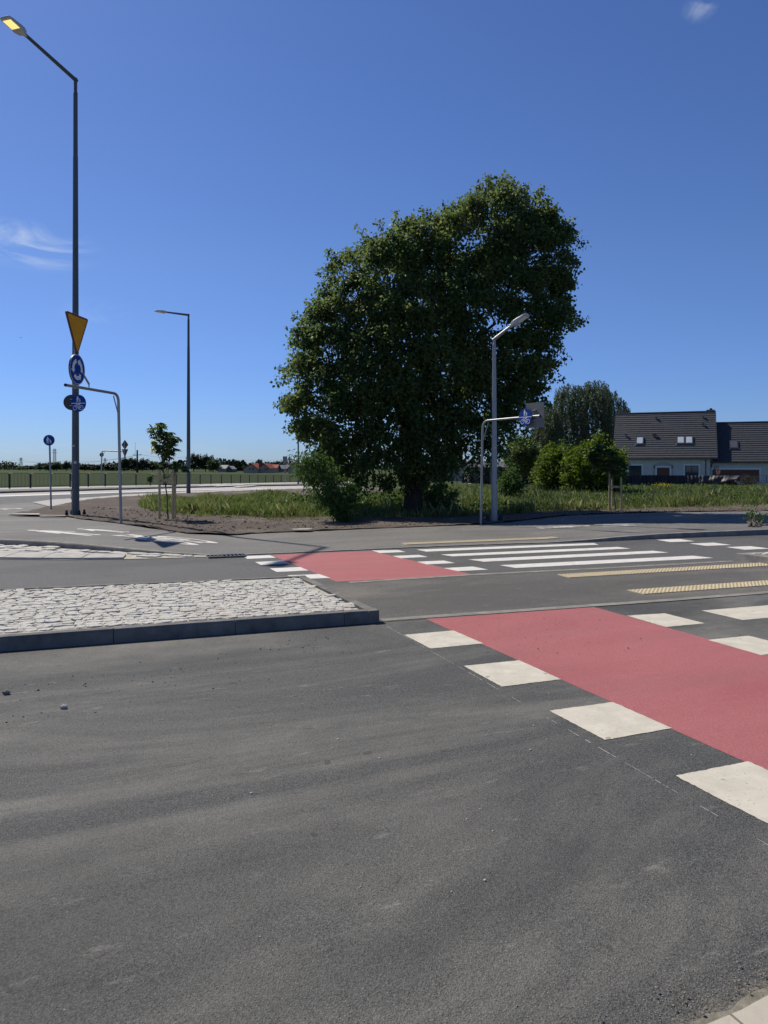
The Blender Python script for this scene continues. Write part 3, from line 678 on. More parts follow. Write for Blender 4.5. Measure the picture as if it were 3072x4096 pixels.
def street_lamp(label, base, h, arm_end, head_dir, r0, r1, mat, lens, L=.7, ra=.05, join=.33, bolts=True, group=None, head_w=.3):
    base = Vector(base); t = thing('street_lamp', label, 'street lamp', base, 0, group)
    top = base + Vector((0, 0, h)); rj = r0 + (r1 - r0) * .82
    MB().tube([base, base + Vector((0, 0, h * .82))], [r0, rj], 8).tube([base + Vector((0, 0, h * .82)), top - Vector((0, 0, join + .12))], [rj * .93, r1], 8).build('pole', mat, t)
    MB().tube([top - Vector((0, 0, join + .12)), top - Vector((0, 0, join + .06)), top - Vector((0, 0, .0))], [r1 * 1.05, r1 * .8, r1 * .8], 8).build('collar', mat, t)
    e = Vector(arm_end); d = (e - top).normalized()
    MB().tube([top - d * r1 * .8 - Vector((0, 0, .06)), e - Vector((0, 0, .0))], [r1 * 1.02, ra], 8).build('arm', mat, t)
    lamp_head(e - d * .05, head_dir, L, t, lens, head_w)
    if bolts:
        bp = MB(); bp.box(base + Vector((0, 0, .012)), (.46, .46, .026)); bp.build('base_plate', mat, t)
        for sx in (-1, 1):
            for sy in (-1, 1):
                c = base + Vector((sx * .19, sy * .19, .02)); MB().tube([c, c + Vector((0, 0, .07)), c + Vector((0, 0, .09)), c + Vector((0, 0, .15)), c + Vector((0, 0, .165))], [.052, .05, .034, .034, .02], 10).build('anchor_cap', RUBBER, t, smooth=True)
        MB().box(base + Vector((0, -r0 - .002, 1.0)), (r0 * .95, .012, .42)).build('service_door', mat, t)
    return t
pb = gp(302, 2063, Rz); top = at(304, 312, pb.y)
e = at(100, 138, pb.y - 1.95)
big = street_lamp('tallest dark steel street lamp, its lit head in the top left corner', pb, top.z - pb.z, e, (e - top), .112, .062, GALV_DARK, LED, .78, .05, .35, True, 'street lamps', .36)
for (z, w, hh, m, ax) in ((2.12, .10, .05, STICKER, -.03), (1.62, .09, .08, STICKER, .03), (.98, .06, .16, STICKER, -.07), (.70, .05, .09, STICKER, -.08), (.55, .04, .1, STICKER, -.08)):
    mb = MB(); r = .114 - z * .0045
    mb.box(pb + Vector((ax, -r * .93 - .004, z)), (w * .9, .004, hh)); mb.build('sticker', m, big)
fb = gp(754, 1975, Rz); top = at(749, 1256, fb.y); e = at(664, 1248.5, fb.y - .5)
street_lamp('slim tall grey street lamp behind the young staked tree, arm reaching left', fb, top.z - fb.z, e, (e - top) + Vector((0, 0, .03)), .115, .062, GALV_DARK, LENS, .66, .045, .2, False, 'street lamps')
lb = gp(1977, 2086, Rz); top = at(1974, 1349, lb.y); e = at(2046, 1302, lb.y - .35)
lmp = street_lamp('short galvanised crossing lamp in front of the big tree, arm raised to the right', lb, top.z - lb.z, e, Vector((.62, -.52, .40)), .095, .052, GALV, LENS, .62, .038, .1, True, 'street lamps', .26)
for (z, w, hh, m) in ((2.15, .05, .05, STICKER), (1.12, .12, .05, RUBBER), (1.06, .12, .04, STICKER), (.82, .04, .06, plain('orange sticker', (.5, .3, .12), .7))):
    mb = MB(); r = .097 - z * .007; mb.box(lb + Vector((.02, -r * .93 - .003, z)), (w, .004, hh)); mb.build('sticker', m, lmp)
# a third one seen thin at the edge of the crown
tb = gp(1193, 1938, Fz); tb = Vector(at(1193, 1938, 80)); tp = at(1193, 1590, 80); e = at(1165, 1588, 79.6)
street_lamp('distant thin street lamp at the left edge of the big tree crown', tb, tp.z - tb.z, e, (e - tp), .10, .06, GALV_DARK, LENS, .6, .045, .2, False, 'street lamps')

# ------------------------------------------------------------------ sign masts with their booms
def boom_mast(label, base, elbow, end, r, mat, brace=True, group=None):
    base = Vector(base); elbow = Vector(elbow); end = Vector(end); t = thing('sign_mast', label, 'sign mast', base, 0, group)
    up = (elbow - base).normalized(); bo = (end - elbow).normalized(); R_ = .22; pts = [base, elbow - up * R_]
    for k in range(1, 8):
        u = k / 8; pts.append((elbow - up * R_) * (1 - u) ** 2 + elbow * 2 * u * (1 - u) + (elbow + bo * R_) * u * u)
    n = len(pts); MB().tube(pts + [elbow + bo * R_], r, 12).build('mast', mat, t, smooth=True)
    MB().tube([elbow + bo * R_, end], r, 12).build('boom', mat, t, smooth=True)
    MB().tube([end, end + bo * .012], r * 1.06, 12).build('end_cap', RUBBER, t)
    if brace: MB().tube([elbow - up * .58, elbow + bo * .22 - up * .06], r * .42, 8).build('brace', mat, t)
    return t
mbase = gp(484, 2095, Rz); mel = at(473, 1576, mbase.y); mend = at(262, 1545, 17.6)
mend.z = (mend.z + mel.z) / 2 + .02
mast = boom_mast('galvanised bent-pipe sign mast with long boom reaching left in front of the tall lamp', mbase, mel, mend, .036, GALV, True, 'bent sign masts')
bdir = (mend - mel).normalized()
# sign post clamped on the boom
def boom_at(px):                                            # point of the boom under a pixel column
    L = (mend - mel).length; return min((mel + bdir * (L * k / 400) for k in range(401)), key=lambda p: abs(1536 + F * p.x / p.y - px))
cp = boom_at(300)
post_top = cp + Vector((0, 0, 1.75))
MB().tube([cp + Vector((0, 0, -.05)), post_top], .03, 10).build('sign_post', GALV, mast, smooth=True)
br0 = boom_at(356)
MB().tube([br0 + Vector((0, 0, .04)), br0 + Vector((0, 0, .10)), br0 + Vector((0, 0, .12)), cp + Vector((0, 0, .62))], [.014, .014, .026, .026], 8).build('stay', GALV, mast)
TH = atan2(.9956, .094)                                     # faces nearly sideways to the right
nrm = Vector((sin(TH), -cos(TH), 0))
SD = cp.y; fx = cp + nrm * .06
zc = at(310, 1478, fx.y).z; rsz = 122 / F * fx.y
def arc_arrow(a0, a1, D):
    a0, a1 = radians(a0), radians(a1); ri, ro, hi, ho = .215 * D, .345 * D, .15 * D, .41 * D; n = 10; tip = a1 + radians(26)
    o_ = [(ro * cos(a0 + (a1 - a0) * i / n), ro * sin(a0 + (a1 - a0) * i / n)) for i in range(n + 1)] + [(ho * cos(a1), ho * sin(a1)), (.28 * D * cos(tip), .28 * D * sin(tip)), (hi * cos(a1), hi * sin(a1))]
    return o_ + [(ri * cos(a1 + (a0 - a1) * i / n), ri * sin(a1 + (a0 - a1) * i / n)) for i in range(n + 1)]
D = rsz
SA = radians(62) + atan2(346 - 1536, F) * -1 * -1
SA = radians(63 - 21.6)
SA = radians(90) - radians(5.4)
sign('roundabout_sign', 'round blue roundabout sign with three white curved arrows under the yellow triangle', 'road sign', (fx.x, fx.y, zc), SA, circ(0, 0, D / 2, 44),
     [('sign_border', [circ(0, 0, D * .488, 44)], SWHITE), ('sign_face', [circ(0, 0, D * .47, 44)], BLUE), ('arrow', [arc_arrow(105, 182, D), arc_arrow(225, 302, D), arc_arrow(345, 422, D)], SWHITE)], DARK_BACK, None, .03)
zt = at(300, 1262, fx.y).z; zb = at(306, 1412, fx.y).z; hgt = (zt - zb) * 1.03; sd_ = hgt * 1.18
tri = [(-sd_ / 2, hgt * .36), (0, -hgt * .70), (sd_ / 2, hgt * .36)]
tri = [(-sd_ / 2, hgt * .5), (0, -hgt * .56), (sd_ / 2, hgt * .5)]
def inset(k): return [(x * k, (y - hgt * .14) * k + hgt * .14) for x, y in tri]
sign('give_way_sign', 'yellow triangle with dark red border pointing down, above the blue roundabout sign', 'road sign', (fx.x, fx.y, (zt + zb) / 2), SA, rr(tri, .05), [('sign_border', [rr(inset(.985), .048)], SRED), ('sign_face', [rr(inset(.86), .035)], SYEL)], DARK_BACK, None, .03)
# shared path sign on the tall lamp's pole, with a second plate facing away behind it
s1 = at(313, 1613, pb.y - .16)
shared_sign('round blue walkers and bicycle sign clamped on the tall lamp pole under the boom', s1, radians(-14), 68 / F * pb.y)
s2 = at(287, 1610, pb.y - .06)
t = sign('round_sign', 'dark back of a round sign half hidden behind the tall pole\'s blue sign', 'road sign', s2, radians(205), circ(0, 0, 62 / F * pb.y / 2, 40), [('sign_face', [circ(0, 0, 60 / F * pb.y / 2, 40)], BLUE)], DARK_BACK, 'blue shared path signs')
# right mast
rb = gp(1923, 2099, Rz); rel = at(1931, 1684, rb.y); dirr = Vector((.60, -.80, 0)); ren = rel + dirr * 2.05 + Vector((0, 0, .03))
boom_mast('galvanised bent-pipe sign mast before the crossing lamp, boom reaching right with a blue sign', rb, rel, ren, .031, GALV, True, 'bent sign masts')
RN = Vector((-.80, -.60, 0)); RA = atan2(RN.x, -RN.y)
k = rel + dirr * 1.62; ss = k + RN * .07; ss.z = rel.z + .02
shared_sign('round blue walkers and bicycle sign on the right boom before the big tree', ss, RA, .45)
q = rel + dirr * 1.85 - RN * .05; q.z = rel.z + .06
sign('square_sign', 'grey back of a square plate behind the blue sign at the right boom end', 'road sign', q, RA + pi, rr([(-.30, -.32), (.30, -.32), (.30, .32), (-.30, .32)], .03), [('sign_face', [rr([(-.29, -.31), (.29, -.31), (.29, .31), (-.29, .31)], .03)], BLUE)], GREY_PAINT)
# small walkers sign on its own post
pp_ = gp(204.6, 2040, Rz); pt_ = at(198, 1761, pp_.y)
t = thing('sign_post', 'thin pale post carrying the small blue walkers sign left of the tall lamp', 'sign post', pp_)
MB().tube([pp_, pt_ + Vector((0, 0, .1))], .03, 10).build('post', GALV, t, smooth=True)
D = 43 / F * pp_.y
sign('pedestrian_sign', 'small round blue adult and child sign on the thin post at far left', 'road sign', pt_ + Vector((0, -.045, 0)), radians(6), circ(0, 0, D / 2, 40), [('sign_face', [circ(0, 0, D * .485, 40)], BLUE), ('pictogram', scale_polys(pedestrians(-.04, -.30, .62), D), SWHITE)], GREY_PAINT)
# the mast across the ring road with its signs seen from behind
Y0 = 57; b0 = at(405, 1941, Y0); e0 = at(407, 1803, Y0); n0 = at(492, 1806, Y0 - .2)
boom_mast('distant bent-pipe sign mast across the ring road with a boom to the right', b0, e0, n0, .045, GALV, True, 'bent sign masts')
c0 = at(407, 1819, Y0 + .06); sign('round_sign', 'small dark round sign back on the distant mast across the ring road', 'road sign', c0, pi, circ(0, 0, .16, 28), [('sign_face', [circ(0, 0, .155, 28)], BLUE)], DARK_BACK)
c0 = at(500, 1779, Y0 - .05); w = 18 / F * Y0
t = sign('diamond_sign', 'dark diamond sign back above a triangle on the distant mast across the ring road', 'road sign', c0, radians(150), rr([(0, -w * 1.1), (w * 1.1, 0), (0, w * 1.1), (-w * 1.1, 0)], .04), [('sign_face', [rr([(0, -w), (w, 0), (0, w), (-w, 0)], .04)], SYEL)], DARK_BACK)
MB().box((0, .05, -.45), (.05, .05, 1.3)).build('bracket', GALV, t, local=True)
c0 = at(500, 1812, Y0 - .05); sign('triangle_sign', 'dark back of a downward triangle sign under the diamond across the ring road', 'road sign', c0, radians(150), rr([(-w * 1.05, w * .85), (0, -w * 1.0), (w * 1.05, w * .85)], .04), [('sign_face', [rr([(-w * .95, w * .78), (0, -w * .9), (w * .95, w * .78)], .04)], SYEL)], DARK_BACK)
# distant board on a post
Y0 = 92; b0 = at(1140, 1937, Y0); t = thing('direction_board', 'grey back of a tall board on a thin post before the red roofed houses', 'road sign', b0)
MB().tube([b0, at(1140, 1827, Y0)], .045, 8).build('post', GALV, t); c = at(1140, 1841, Y0 - .08); MB().box(c, (.52, .04, .95)).build('board', GREY_PAINT, t)
MB().box(c + Vector((0, -.03, -1.35)), (.26, .03, .4)).build('plate', GREY_PAINT, t)

# ------------------------------------------------------------------ guard rail of black barred panels
FX = [-230, -140, -52, 38, 122, 203, 281, 353, 421, 484, 544, 601, 655, 706, 755, 801, 844, 886, 925, 962, 998, 1032, 1063, 1094, 1125, 1160, 1199]
rail = thing('guard_railing', 'long black railing of barred panels between the ring road and the green field', 'railing', at(38, 1953, 49.7))
tops = []
for px in FX:
    f = (px - 38) / (1199 - 38); hpx = 60.3 + (28.5 - 60.3) * f; Y = F / hpx
    yb = np.interp(px, [-230, 38, 281, 421, 544, 656, 801, 962, 1093, 1199], [1962, 1953, 1947.5, 1944, 1941, 1940.3, 1936.4, 1933, 1931, 1928.8])
    tops.append((at(px, yb, Y), at(px, yb - hpx, Y)))
for i, (p, q) in enumerate(tops):
    u = (tops[min(i + 1, len(tops) - 1)][0] - tops[max(0, i - 1)][0]).normalized()
    MB().box((p + q) / 2 - Vector((0, 0, .03)), (.075, .075, (q - p).length), Matrix.Rotation(atan2(u.y, u.x), 3, 'Z')).build('post', BLACK, rail)
    if i < len(tops) - 1:
        p2, q2 = tops[i + 1]; mb = MB(); up = Vector((0, 0, 1)); g = u * .09; A = p + g + up * .10; B = p2 - g + up * .10; Cc = q2 - g; D_ = q + g; r = .02
        rc = .12; top_pts = [A, D_ - up * rc, D_ - up * rc * .3 + u * rc * .3, D_ + u * rc, Cc - u * rc, Cc - up * rc * .3 - u * rc * .3, Cc - up * rc, B]
        mb.tube(top_pts, r, 6); mb.tube([A, B], r, 6)
        for k in range(1, 14):
            f = k / 14; mb.tube([A.lerp(B, f), D_.lerp(Cc, f) - up * (.04 if 1 < k < 13 else .05)], .014, 4, False)
        mb.build('panel', BLACK, rail)

# ------------------------------------------------------------------ foliage tools
def unit(v): return v / (np.linalg.norm(v, axis=1, keepdims=True) + 1e-9)
def leaves_geo(P, axis, L, Wd, nbias=None, fold=.0):
    n = len(P); r = rng.normal(size=(n, 3)); r = r if nbias is None else r * .75 + nbias
    side = unit(np.cross(axis, r)); nn = np.cross(side, axis); L = np.broadcast_to(L, (n,))[:, None]; Wd = np.broadcast_to(Wd, (n,))[:, None]
    V = np.stack([P, P + axis * L * .45 + side * Wd * .5 + nn * Wd * fold, P + axis * L, P + axis * L * .45 - side * Wd * .5 + nn * Wd * fold], 1).reshape(-1, 3)
    return V
def quads(n): return np.arange(n * 4).reshape(n, 4)
def clumps(C, n, spread, L, Wd, droop=.6, jit=.35, flat=1.0, name='crown', mat=None, parent=None, up=(0, 0, .6)):
    """n leaves round every centre C, hanging outwards and down"""
    m = len(C); cen = np.repeat(C, n, 0); off = rng.normal(size=(m * n, 3)) * spread * np.array([1, 1, flat]); P = cen + off
    ax = unit(unit(off) * .7 + rng.normal(size=off.shape) * .6 + np.array([0, 0, -droop])); s = rng.uniform(1 - jit, 1 + jit, m * n)
    V = leaves_geo(P, ax, L * s, Wd * s, np.array(up), .12)
    return npmesh(name, V, quads(m * n), mat, parent)
def limb(mb, a, b_, r0, r1, wob=.12, n=6, sag=0):
    a = Vector(a); b_ = Vector(b_); pts = []; L = (b_ - a).length
    for i in range(n + 1):
        t = i / n; p = a.lerp(b_, t); 
        if 0 < i < n: p += Vector((random.gauss(0, wob), random.gauss(0, wob), random.gauss(0, wob) + sag * sin(pi * t))) * L * .2
        pts.append(p)
    mb.tube(pts, [r0 + (r1 - r0) * (i / n) for i in range(n + 1)], 7); return pts
def inflate(out, n, R, bias=.45):
    """sample a crown whose outline in X,Z is 'out' (list of (x,z)); depth from a rounded section"""
    q = scatter(out, n); d = np.minimum(pdist(q[:, 0], q[:, 1], np.array(out)), R); half = np.sqrt(np.maximum(0, 1 - (1 - d / R) ** 2)) * R
    w = half * rng.choice([-1, 1], n) * rng.random(n) ** bias
    return np.column_stack([q[:, 0], w, q[:, 1]])

# ------------------------------------------------------------------ the big tree
TY = 24.2; tb = at(1652, 2072, TY); tb.z = .02
O3 = lambda pts, Y, ox=1000, oy=650, s=1.106: [(at(ox + x / s, oy + y / s, Y).x, at(ox + x / s, oy + y / s, Y).z) for x, y in pts]
crown_px = [(112, 832), (200, 812), (240, 690), (345, 570), (352, 445), (415, 392), (482, 365), (548, 280), (610, 255), (700, 270), (800, 238), (880, 205), (930, 175), (1000, 150), (1040, 75), (1080, 60), (1130, 62), (1180, 125), (1240, 130), (1310, 135), (1345, 215), (1380, 285), (1455, 315), (1485, 362), (1440, 440), (1402, 500), (1420, 560), (1395, 640), (1455, 720), (1430, 750), (1340, 760), (1290, 800), (1285, 850), (1358, 900), (1335, 945), (1270, 985), (1250, 1090), (1150, 1170), (1125, 1260), (1090, 1330), (1010, 1310), (955, 1270), (915, 1290), (900, 1380), (850, 1440), (790, 1400), (700, 1400), (600, 1420), (480, 1430), (330, 1330), (275, 1260), (215, 1180), (175, 1110), (145, 1000), (152, 915), (200, 870)]
out = O3(crown_px, TY)
tree = thing('broadleaf_tree', 'huge dark green broadleaf tree with thick trunk standing behind the path', 'tree', tb)
OUT = np.array(out); cand = inflate(out, 1500, 3.9, .16); ed_ = pdist(cand[:, 0], cand[:, 2], OUT); lob = []
for c, d_ in zip(cand, ed_):                                # leafy boughs kept apart so that dark gaps stay between them
    if d_ > .33 and all(((c - q) ** 2).sum() > .76 ** 2 for q in lob): lob.append(c)
lob = np.array(lob); ed_ = pdist(lob[:, 0], lob[:, 2], OUT); lr = rng.uniform(.42, .70, len(lob)); lr = np.minimum(lr, ed_ + .12)
nb_ = 17; dd = unit(rng.normal(size=(len(lob) * nb_, 3)) + np.array([0, 0, .45])); Cc = np.repeat(lob, nb_, 0) + dd * np.repeat(lr, nb_)[:, None] * rng.uniform(.55, 1.0, (len(dd), 1)) * np.array([1, 1, .8])
Cc = np.concatenate([Cc, inflate(out, 480, 2.7, .9)]); Cc = Cc[~((~inpoly(Cc[:, 0], Cc[:, 2], OUT)) & (pdist(Cc[:, 0], Cc[:, 2], OUT) > .15))]
# ragged sprigs that carry the outline: short leafy twigs pushing out and drooping
st_ = inflate(out, 2600, 1.2, .6); sd2 = pdist(st_[:, 0], st_[:, 2], OUT); st_ = st_[(sd2 > .22) & (sd2 < .7)][:260]
def outward(P):
    e = .05; f = lambda dx, dz: pdist(P[:, 0] + dx, P[:, 2] + dz, OUT); g = np.column_stack([f(-e, 0) - f(e, 0), np.zeros(len(P)), f(0, -e) - f(0, e)]); return unit(g)
od = unit(outward(st_) + rng.normal(size=st_.shape) * .35 + np.array([0, 0, -.18])); ol = pdist(st_[:, 0], st_[:, 2], OUT) * rng.uniform(.5, 1.35, len(st_)) + rng.uniform(0, .34, len(st_)) + np.where((st_[:, 0] > tb.x + 1.5) & (st_[:, 2] < 7), rng.uniform(0, .4, len(st_)), 0)
sprig = np.concatenate([st_ + od * (ol * f)[:, None] for f in (.35, .6, .8, 1.0)])
def settle(A):
    A = A.copy(); y = np.where(A[:, 1] < 0, A[:, 1] * .36, A[:, 1] * .85) + np.maximum(A[:, 2] - 2.5, -1) * .34; k = (TY + y) / TY
    A[:, 0] *= k; A[:, 2] = EYE + (A[:, 2] - EYE) * k; A[:, 1] = tb.y + y; return A
Cc = settle(Cc); SPT = settle(sprig[-len(st_):]); sprig = settle(sprig); sprig = sprig[~((np.abs(sprig[:, 0] - tb.x) < 1.3) & (sprig[:, 2] < .9))]; sp0 = settle(st_)
# thin out the lower right where the sky shows through
keep = rng.random(len(Cc)) > np.interp(Cc[:, 2], [2.5, 5.5, 8], [.34, .24, .05]); Cc = Cc[keep]; Cc = Cc[~((np.abs(Cc[:, 0] - tb.x) < 1.3) & (Cc[:, 2] < 1.15))]
n_ = 42; P_ = np.concatenate([np.repeat(Cc, n_, 0), np.repeat(sprig, 13, 0)]); sg = np.concatenate([np.full(len(Cc) * n_, .115), np.full(len(sprig) * 13, .07)])
of_ = rng.normal(size=P_.shape) * sg[:, None]; ax = unit(unit(of_) * .7 + rng.normal(size=P_.shape) * .6 + np.array([0, 0, -.75])); s_ = rng.uniform(.65, 1.35, len(P_))
npmesh('crown', leaves_geo(P_ + of_, ax, .108 * s_, .094 * s_, np.array([0, 0, .5]), .12), quads(len(P_)), L_PEAR, tree)
mb = MB()
tr = [tb + Vector((0, 0, -.1)), tb + Vector((.0, 0, .25)), tb + Vector((.02, 0, 1.2)), tb + Vector((.05, 0, 2.4)), tb + Vector((.12, 0, 3.6))]
mb.tube(tr, [.42, .31, .27, .25, .22], 14)
forks = []
for (x, y, z, r) in ((-2.6, -.4, 3.2, .13), (-1.6, .8, 5.2, .14), (.2, .2, 7.2, .15), (1.6, -.3, 6.3, .14), (2.8, .5, 4.2, .11), (-2.9, .6, 1.6, .09), (1.9, -1.2, 3.0, .1), (-.8, -1.9, 4.0, .1), (.6, 1.9, 4.6, .1), (3.0, .1, 6.6, .08)):
    st = tr[3].lerp(tr[4], random.random()); q_ = settle(np.array([[tb.x + x, y, tb.z + z + 1.4]]))[0]; en = Vector(q_); forks += limb(mb, st, en, r, .03, .28, 9, .12)[2:]
fk = np.array([tuple(p) for p in forks])
for c in Cc[rng.random(len(Cc)) < .34]:
    j = np.argmin(((fk - c) ** 2).sum(1)); limb(mb, fk[j], c, .022, .006, .2, 3, .05)
for a, b2 in zip(sp0, SPT): mb.tube([Vector(a) - (Vector(b2) - Vector(a)) * .6, Vector(a), Vector(b2)], [.012, .009, .004], 5)
for (px, py) in ((1022, 190), (1015, 100), (1065, 50), (1232, 95), (1405, 470), (1437, 440), (1275, 1040)):   # bare twigs
    p = at(1000 + px / 1.106, 650 + py / 1.106, TY); j = np.argmin(((fk - np.array(p)) ** 2).sum(1)); limb(mb, p + Vector((-.1, 0, -.9)), p, .012, .005, .2, 4)
mb.build('trunk', BARK, tree, smooth=True)
# the ash bush leaning out at its left
def bush(name, label, cat, px_out, Y, ox, oy, s, n, per, spread, L, Wd, mat, R=1.0, base=None, stems=5, droop=.5, group=None, bark=BARK, shoot=1.0):
    out = O3(px_out, Y, ox, oy, s); xs = [p[0] for p in out]; zs = [p[1] for p in out]
    bp = Vector(base) if base is not None else Vector(((min(xs) + max(xs)) / 2, Y, min(zs))); t = thing(name, label, cat, bp, 0, group)
    C = inflate(out, n, R, .5); C[:, 1] += Y
    sh = C[rng.random(len(C)) < .5]; k_ = 7; cen_ = np.array([bp.x, Y, (min(zs) + max(zs)) / 2]); dr_ = unit(unit(sh - cen_) * .7 + rng.normal(size=sh.shape) * .35 + np.array([0, 0, .75])); ln_ = rng.uniform(.2, .62, (len(sh), 1)) * min(1, R) * shoot
    sp_ = np.concatenate([sh + dr_ * ln_ * (i_ / k_) for i_ in range(1, k_ + 1)])
    C2 = np.concatenate([np.repeat(C, 6, 0) + rng.normal(size=(len(C) * 6, 3)) * spread * .8, sp_])
    clumps(C2, max(4, per // 8), spread * .45, L, Wd, droop, .35, .9, 'foliage', mat, t)
    mb = MB(); idx = rng.choice(len(C), min(stems * 4, len(C)), False)
    for i, j in enumerate(idx): limb(mb, bp + Vector((random.gauss(0, .08), random.gauss(0, .08), 0)), C[j], .03 if i < stems else .015, .006, .15, 5)
    mb.build('stem', bark, t, smooth=True); return t
bush('ash_bush', 'feathery green bush drooping at the left foot of the big tree', 'bush', [(185, 1310), (240, 1285), (320, 1305), (400, 1385), (445, 1440), (455, 1500), (440, 1575), (355, 1580), (320, 1500), (285, 1440), (250, 1390), (190, 1350)], 21.6, 1000, 650, 1.106, 90, 56, .15, .13, .042, L_ASH, .8, (gp(1365, 2082, Rz)), 6, .9, None, BARK, .3)
bush('trunk_suckers', 'leafy suckers growing low around the right side of the big trunk', 'bush', [(810, 1430), (860, 1410), (905, 1475), (890, 1545), (825, 1560), (800, 1500)], 24.6, 1000, 650, 1.106, 34, 48, .15, .10, .075, L_PEAR, .6, None, 5)

# ------------------------------------------------------------------ weeping birches and bushes on the right
R4 = (1850, 1200, 1.3576)
def birch(label, pts, Y, base_px, n):
    out = O3(pts, Y, *R4); bp = at(*base_px, Y); t = thing('weeping_birch', label, 'tree', bp, 0, 'birches by the house')
    n = n * 2; C = inflate(out, n, 2.4, .45); C[:, 1] += Y; zmin = min(p[1] for p in out); k = 26
    ln = np.minimum(rng.uniform(.5, 2.0, n), np.maximum(.3, C[:, 2] - zmin)); tt = np.linspace(0, 1, k)
    P = np.repeat(C, k, 0); dz = np.repeat(ln, k) * np.tile(tt, n); dr = np.repeat(rng.normal(size=(n, 2)) * .10, k, 0)
    P[:, 2] -= dz; P[:, :2] += dr * np.tile(tt, n)[:, None] + rng.normal(size=(n * k, 2)) * .045
    ax = unit(rng.normal(size=P.shape) * .5 + np.array([.15, 0, -1.0])); s_ = rng.uniform(.7, 1.3, len(P))
    npmesh('crown', leaves_geo(P, ax, .19 * s_, .085 * s_, None, .1), quads(len(P)), L_BIRCH, t)
    mb = MB(); top = Vector((np.mean(C[:, 0]), Y, C[:, 2].max() - .8)); pts_ = limb(mb, bp, top, .16, .03, .08, 8)
    for j in rng.choice(n, 60, False): limb(mb, pts_[random.randint(2, 7)], C[j], .035, .008, .15, 4, .1)
    mb.build('trunk', BARK2, t, smooth=True)
birch('tall weeping birch left of the grey house, its crown the highest of the birches', [(510, 470), (540, 455), (575, 450), (600, 455), (640, 460), (690, 430), (735, 425), (760, 440), (778, 425), (790, 480), (800, 560), (800, 700), (790, 840), (700, 830), (600, 830), (520, 840), (480, 700), (500, 560)], 66, (2330, 1945), 620)
birch('weeping birch half hidden behind the left end of the grey roof', [(770, 490), (830, 490), (850, 520), (890, 550), (912, 610), (850, 630), (830, 740), (815, 860), (770, 860), (750, 700)], 104, (2440, 1945), 330)
birch('lower birch behind the blue sign, left of the tallest birch', [(360, 740), (400, 640), (430, 560), (470, 545), (520, 580), (540, 700), (540, 850), (480, 900), (400, 900), (350, 850)], 62, (2170, 1950), 360)
bush('dark_shrub', 'dark leafy tree behind the crossing lamp, left of the birches', 'bush', [(240, 800), (290, 740), (350, 770), (400, 840), (430, 900), (380, 930), (270, 930), (235, 880)], 50, *R4, 140, 60, .22, .13, .10, L_PEAR, 1.4, at(2090, 1950, 50))
bush('maple_bush', 'bright yellow-green bush, the left and narrower of the two before the birches', 'bush', [(440, 870), (470, 815), (520, 810), (540, 860), (560, 940), (550, 1010), (500, 1050), (430, 1010), (395, 980)], 37, *R4, 120, 70, .16, .11, .09, L_MAPLE, 1.1, at(2215, 1985, 37), 6, .4, 'yellow-green bushes', BARK, .9)
bush('maple_bush', 'bright yellow-green bush, the right and wider of the two beside the staked tree', 'bush', [(560, 880), (600, 830), (640, 830), (690, 790), (760, 780), (800, 800), (830, 860), (870, 840), (850, 940), (800, 1060), (680, 1070), (580, 1050), (545, 980)], 35.5, *R4, 230, 70, .17, .115, .095, L_MAPLE, 1.5, at(2370, 1998, 35.5), 8, .4, 'yellow-green bushes', BARK, 1.1)
bush('elm_sapling', 'loose pale-leaved sapling right of the crossing lamp among the weeds', 'bush', [(215, 990), (245, 920), (270, 925), (300, 960), (310, 1040), (270, 1060), (215, 1050)], 31, *R4, 70, 40, .13, .09, .07, L_ASH, .6, at(2040, 1985, 31), 4)
# thuja hedge: ten dark columns with the wire fence before them
C0 = None
hx = [(1640, 1876, 1925), (1690, 1878, 1925), (1745, 1876, 1928), (1868, 1874, 1930), (1903, 1870, 1930), (1941, 1876, 1932), (1956, 1872, 1934), (2000, 1871, 1934), (2018, 1874, 1935), (2070, 1880, 1935), (2093, 1878, 1936), (2112, 1882, 1936), (2138, 1880, 1936), (2160, 1884, 1938)]
def conifer(name, label, cat, base, h, w, n, group, mat, L=.14, p=1.0):
    t = thing(name, label, cat, base, 0, group); z = rng.random(n) ** 1.3; a = rng.random(n) * 2 * pi; r = w / 2 * np.minimum(1, (1 - z) * 1.9 + .05) ** p * rng.uniform(.7, 1.05, n)
    P = np.column_stack([base[0] + r * np.cos(a), base[1] + r * np.sin(a), base[2] + .04 * h + z * h * .95]); ax = unit(np.column_stack([np.cos(a) * .5, np.sin(a) * .5, np.full(n, .8)]) + rng.normal(size=(n, 3)) * .3)
    s_ = rng.uniform(.7, 1.4, n); npmesh('foliage', leaves_geo(P, ax, L * s_, L * .45 * s_), quads(n), mat, t); mb = MB(); mb.tube([base, Vector(base) + Vector((0, 0, h * .5))], [w * .06, w * .03], 6); mb.build('trunk', BARK, t); return t
hw = {1868: 'behind the left foot of the crossing lamp', 2000: 'between the crossing lamp and the loose sapling'}
for i, (px, yt, yb) in enumerate(hx):
    Y = 58; bp = at(px, yb + 6, Y); tp = at(px, yt, Y)
    conifer('thuja', 'dark columnar thuja in the hedge row behind the crossing lamp and the big tree', 'hedge plant', bp, tp.z - bp.z, .66, 900, 'thujas in the hedge row', L_DARK)
wf = thing('wire_fence', 'thin grey wire mesh fence before the dark thuja hedge', 'fence', at(1980, 1960, 54))
A, B = at(1560, 1948, 54), at(2230, 1952, 54); mb = MB()
for z in np.linspace(.05, 1.3, 10): mb.tube([A + Vector((0, 0, z)), B + Vector((0, 0, z))], .004, 4, False)
n = 110
for i in range(n): p = A.lerp(B, i / n); mb.tube([p, p + Vector((0, 0, 1.3))], .003, 4, False)
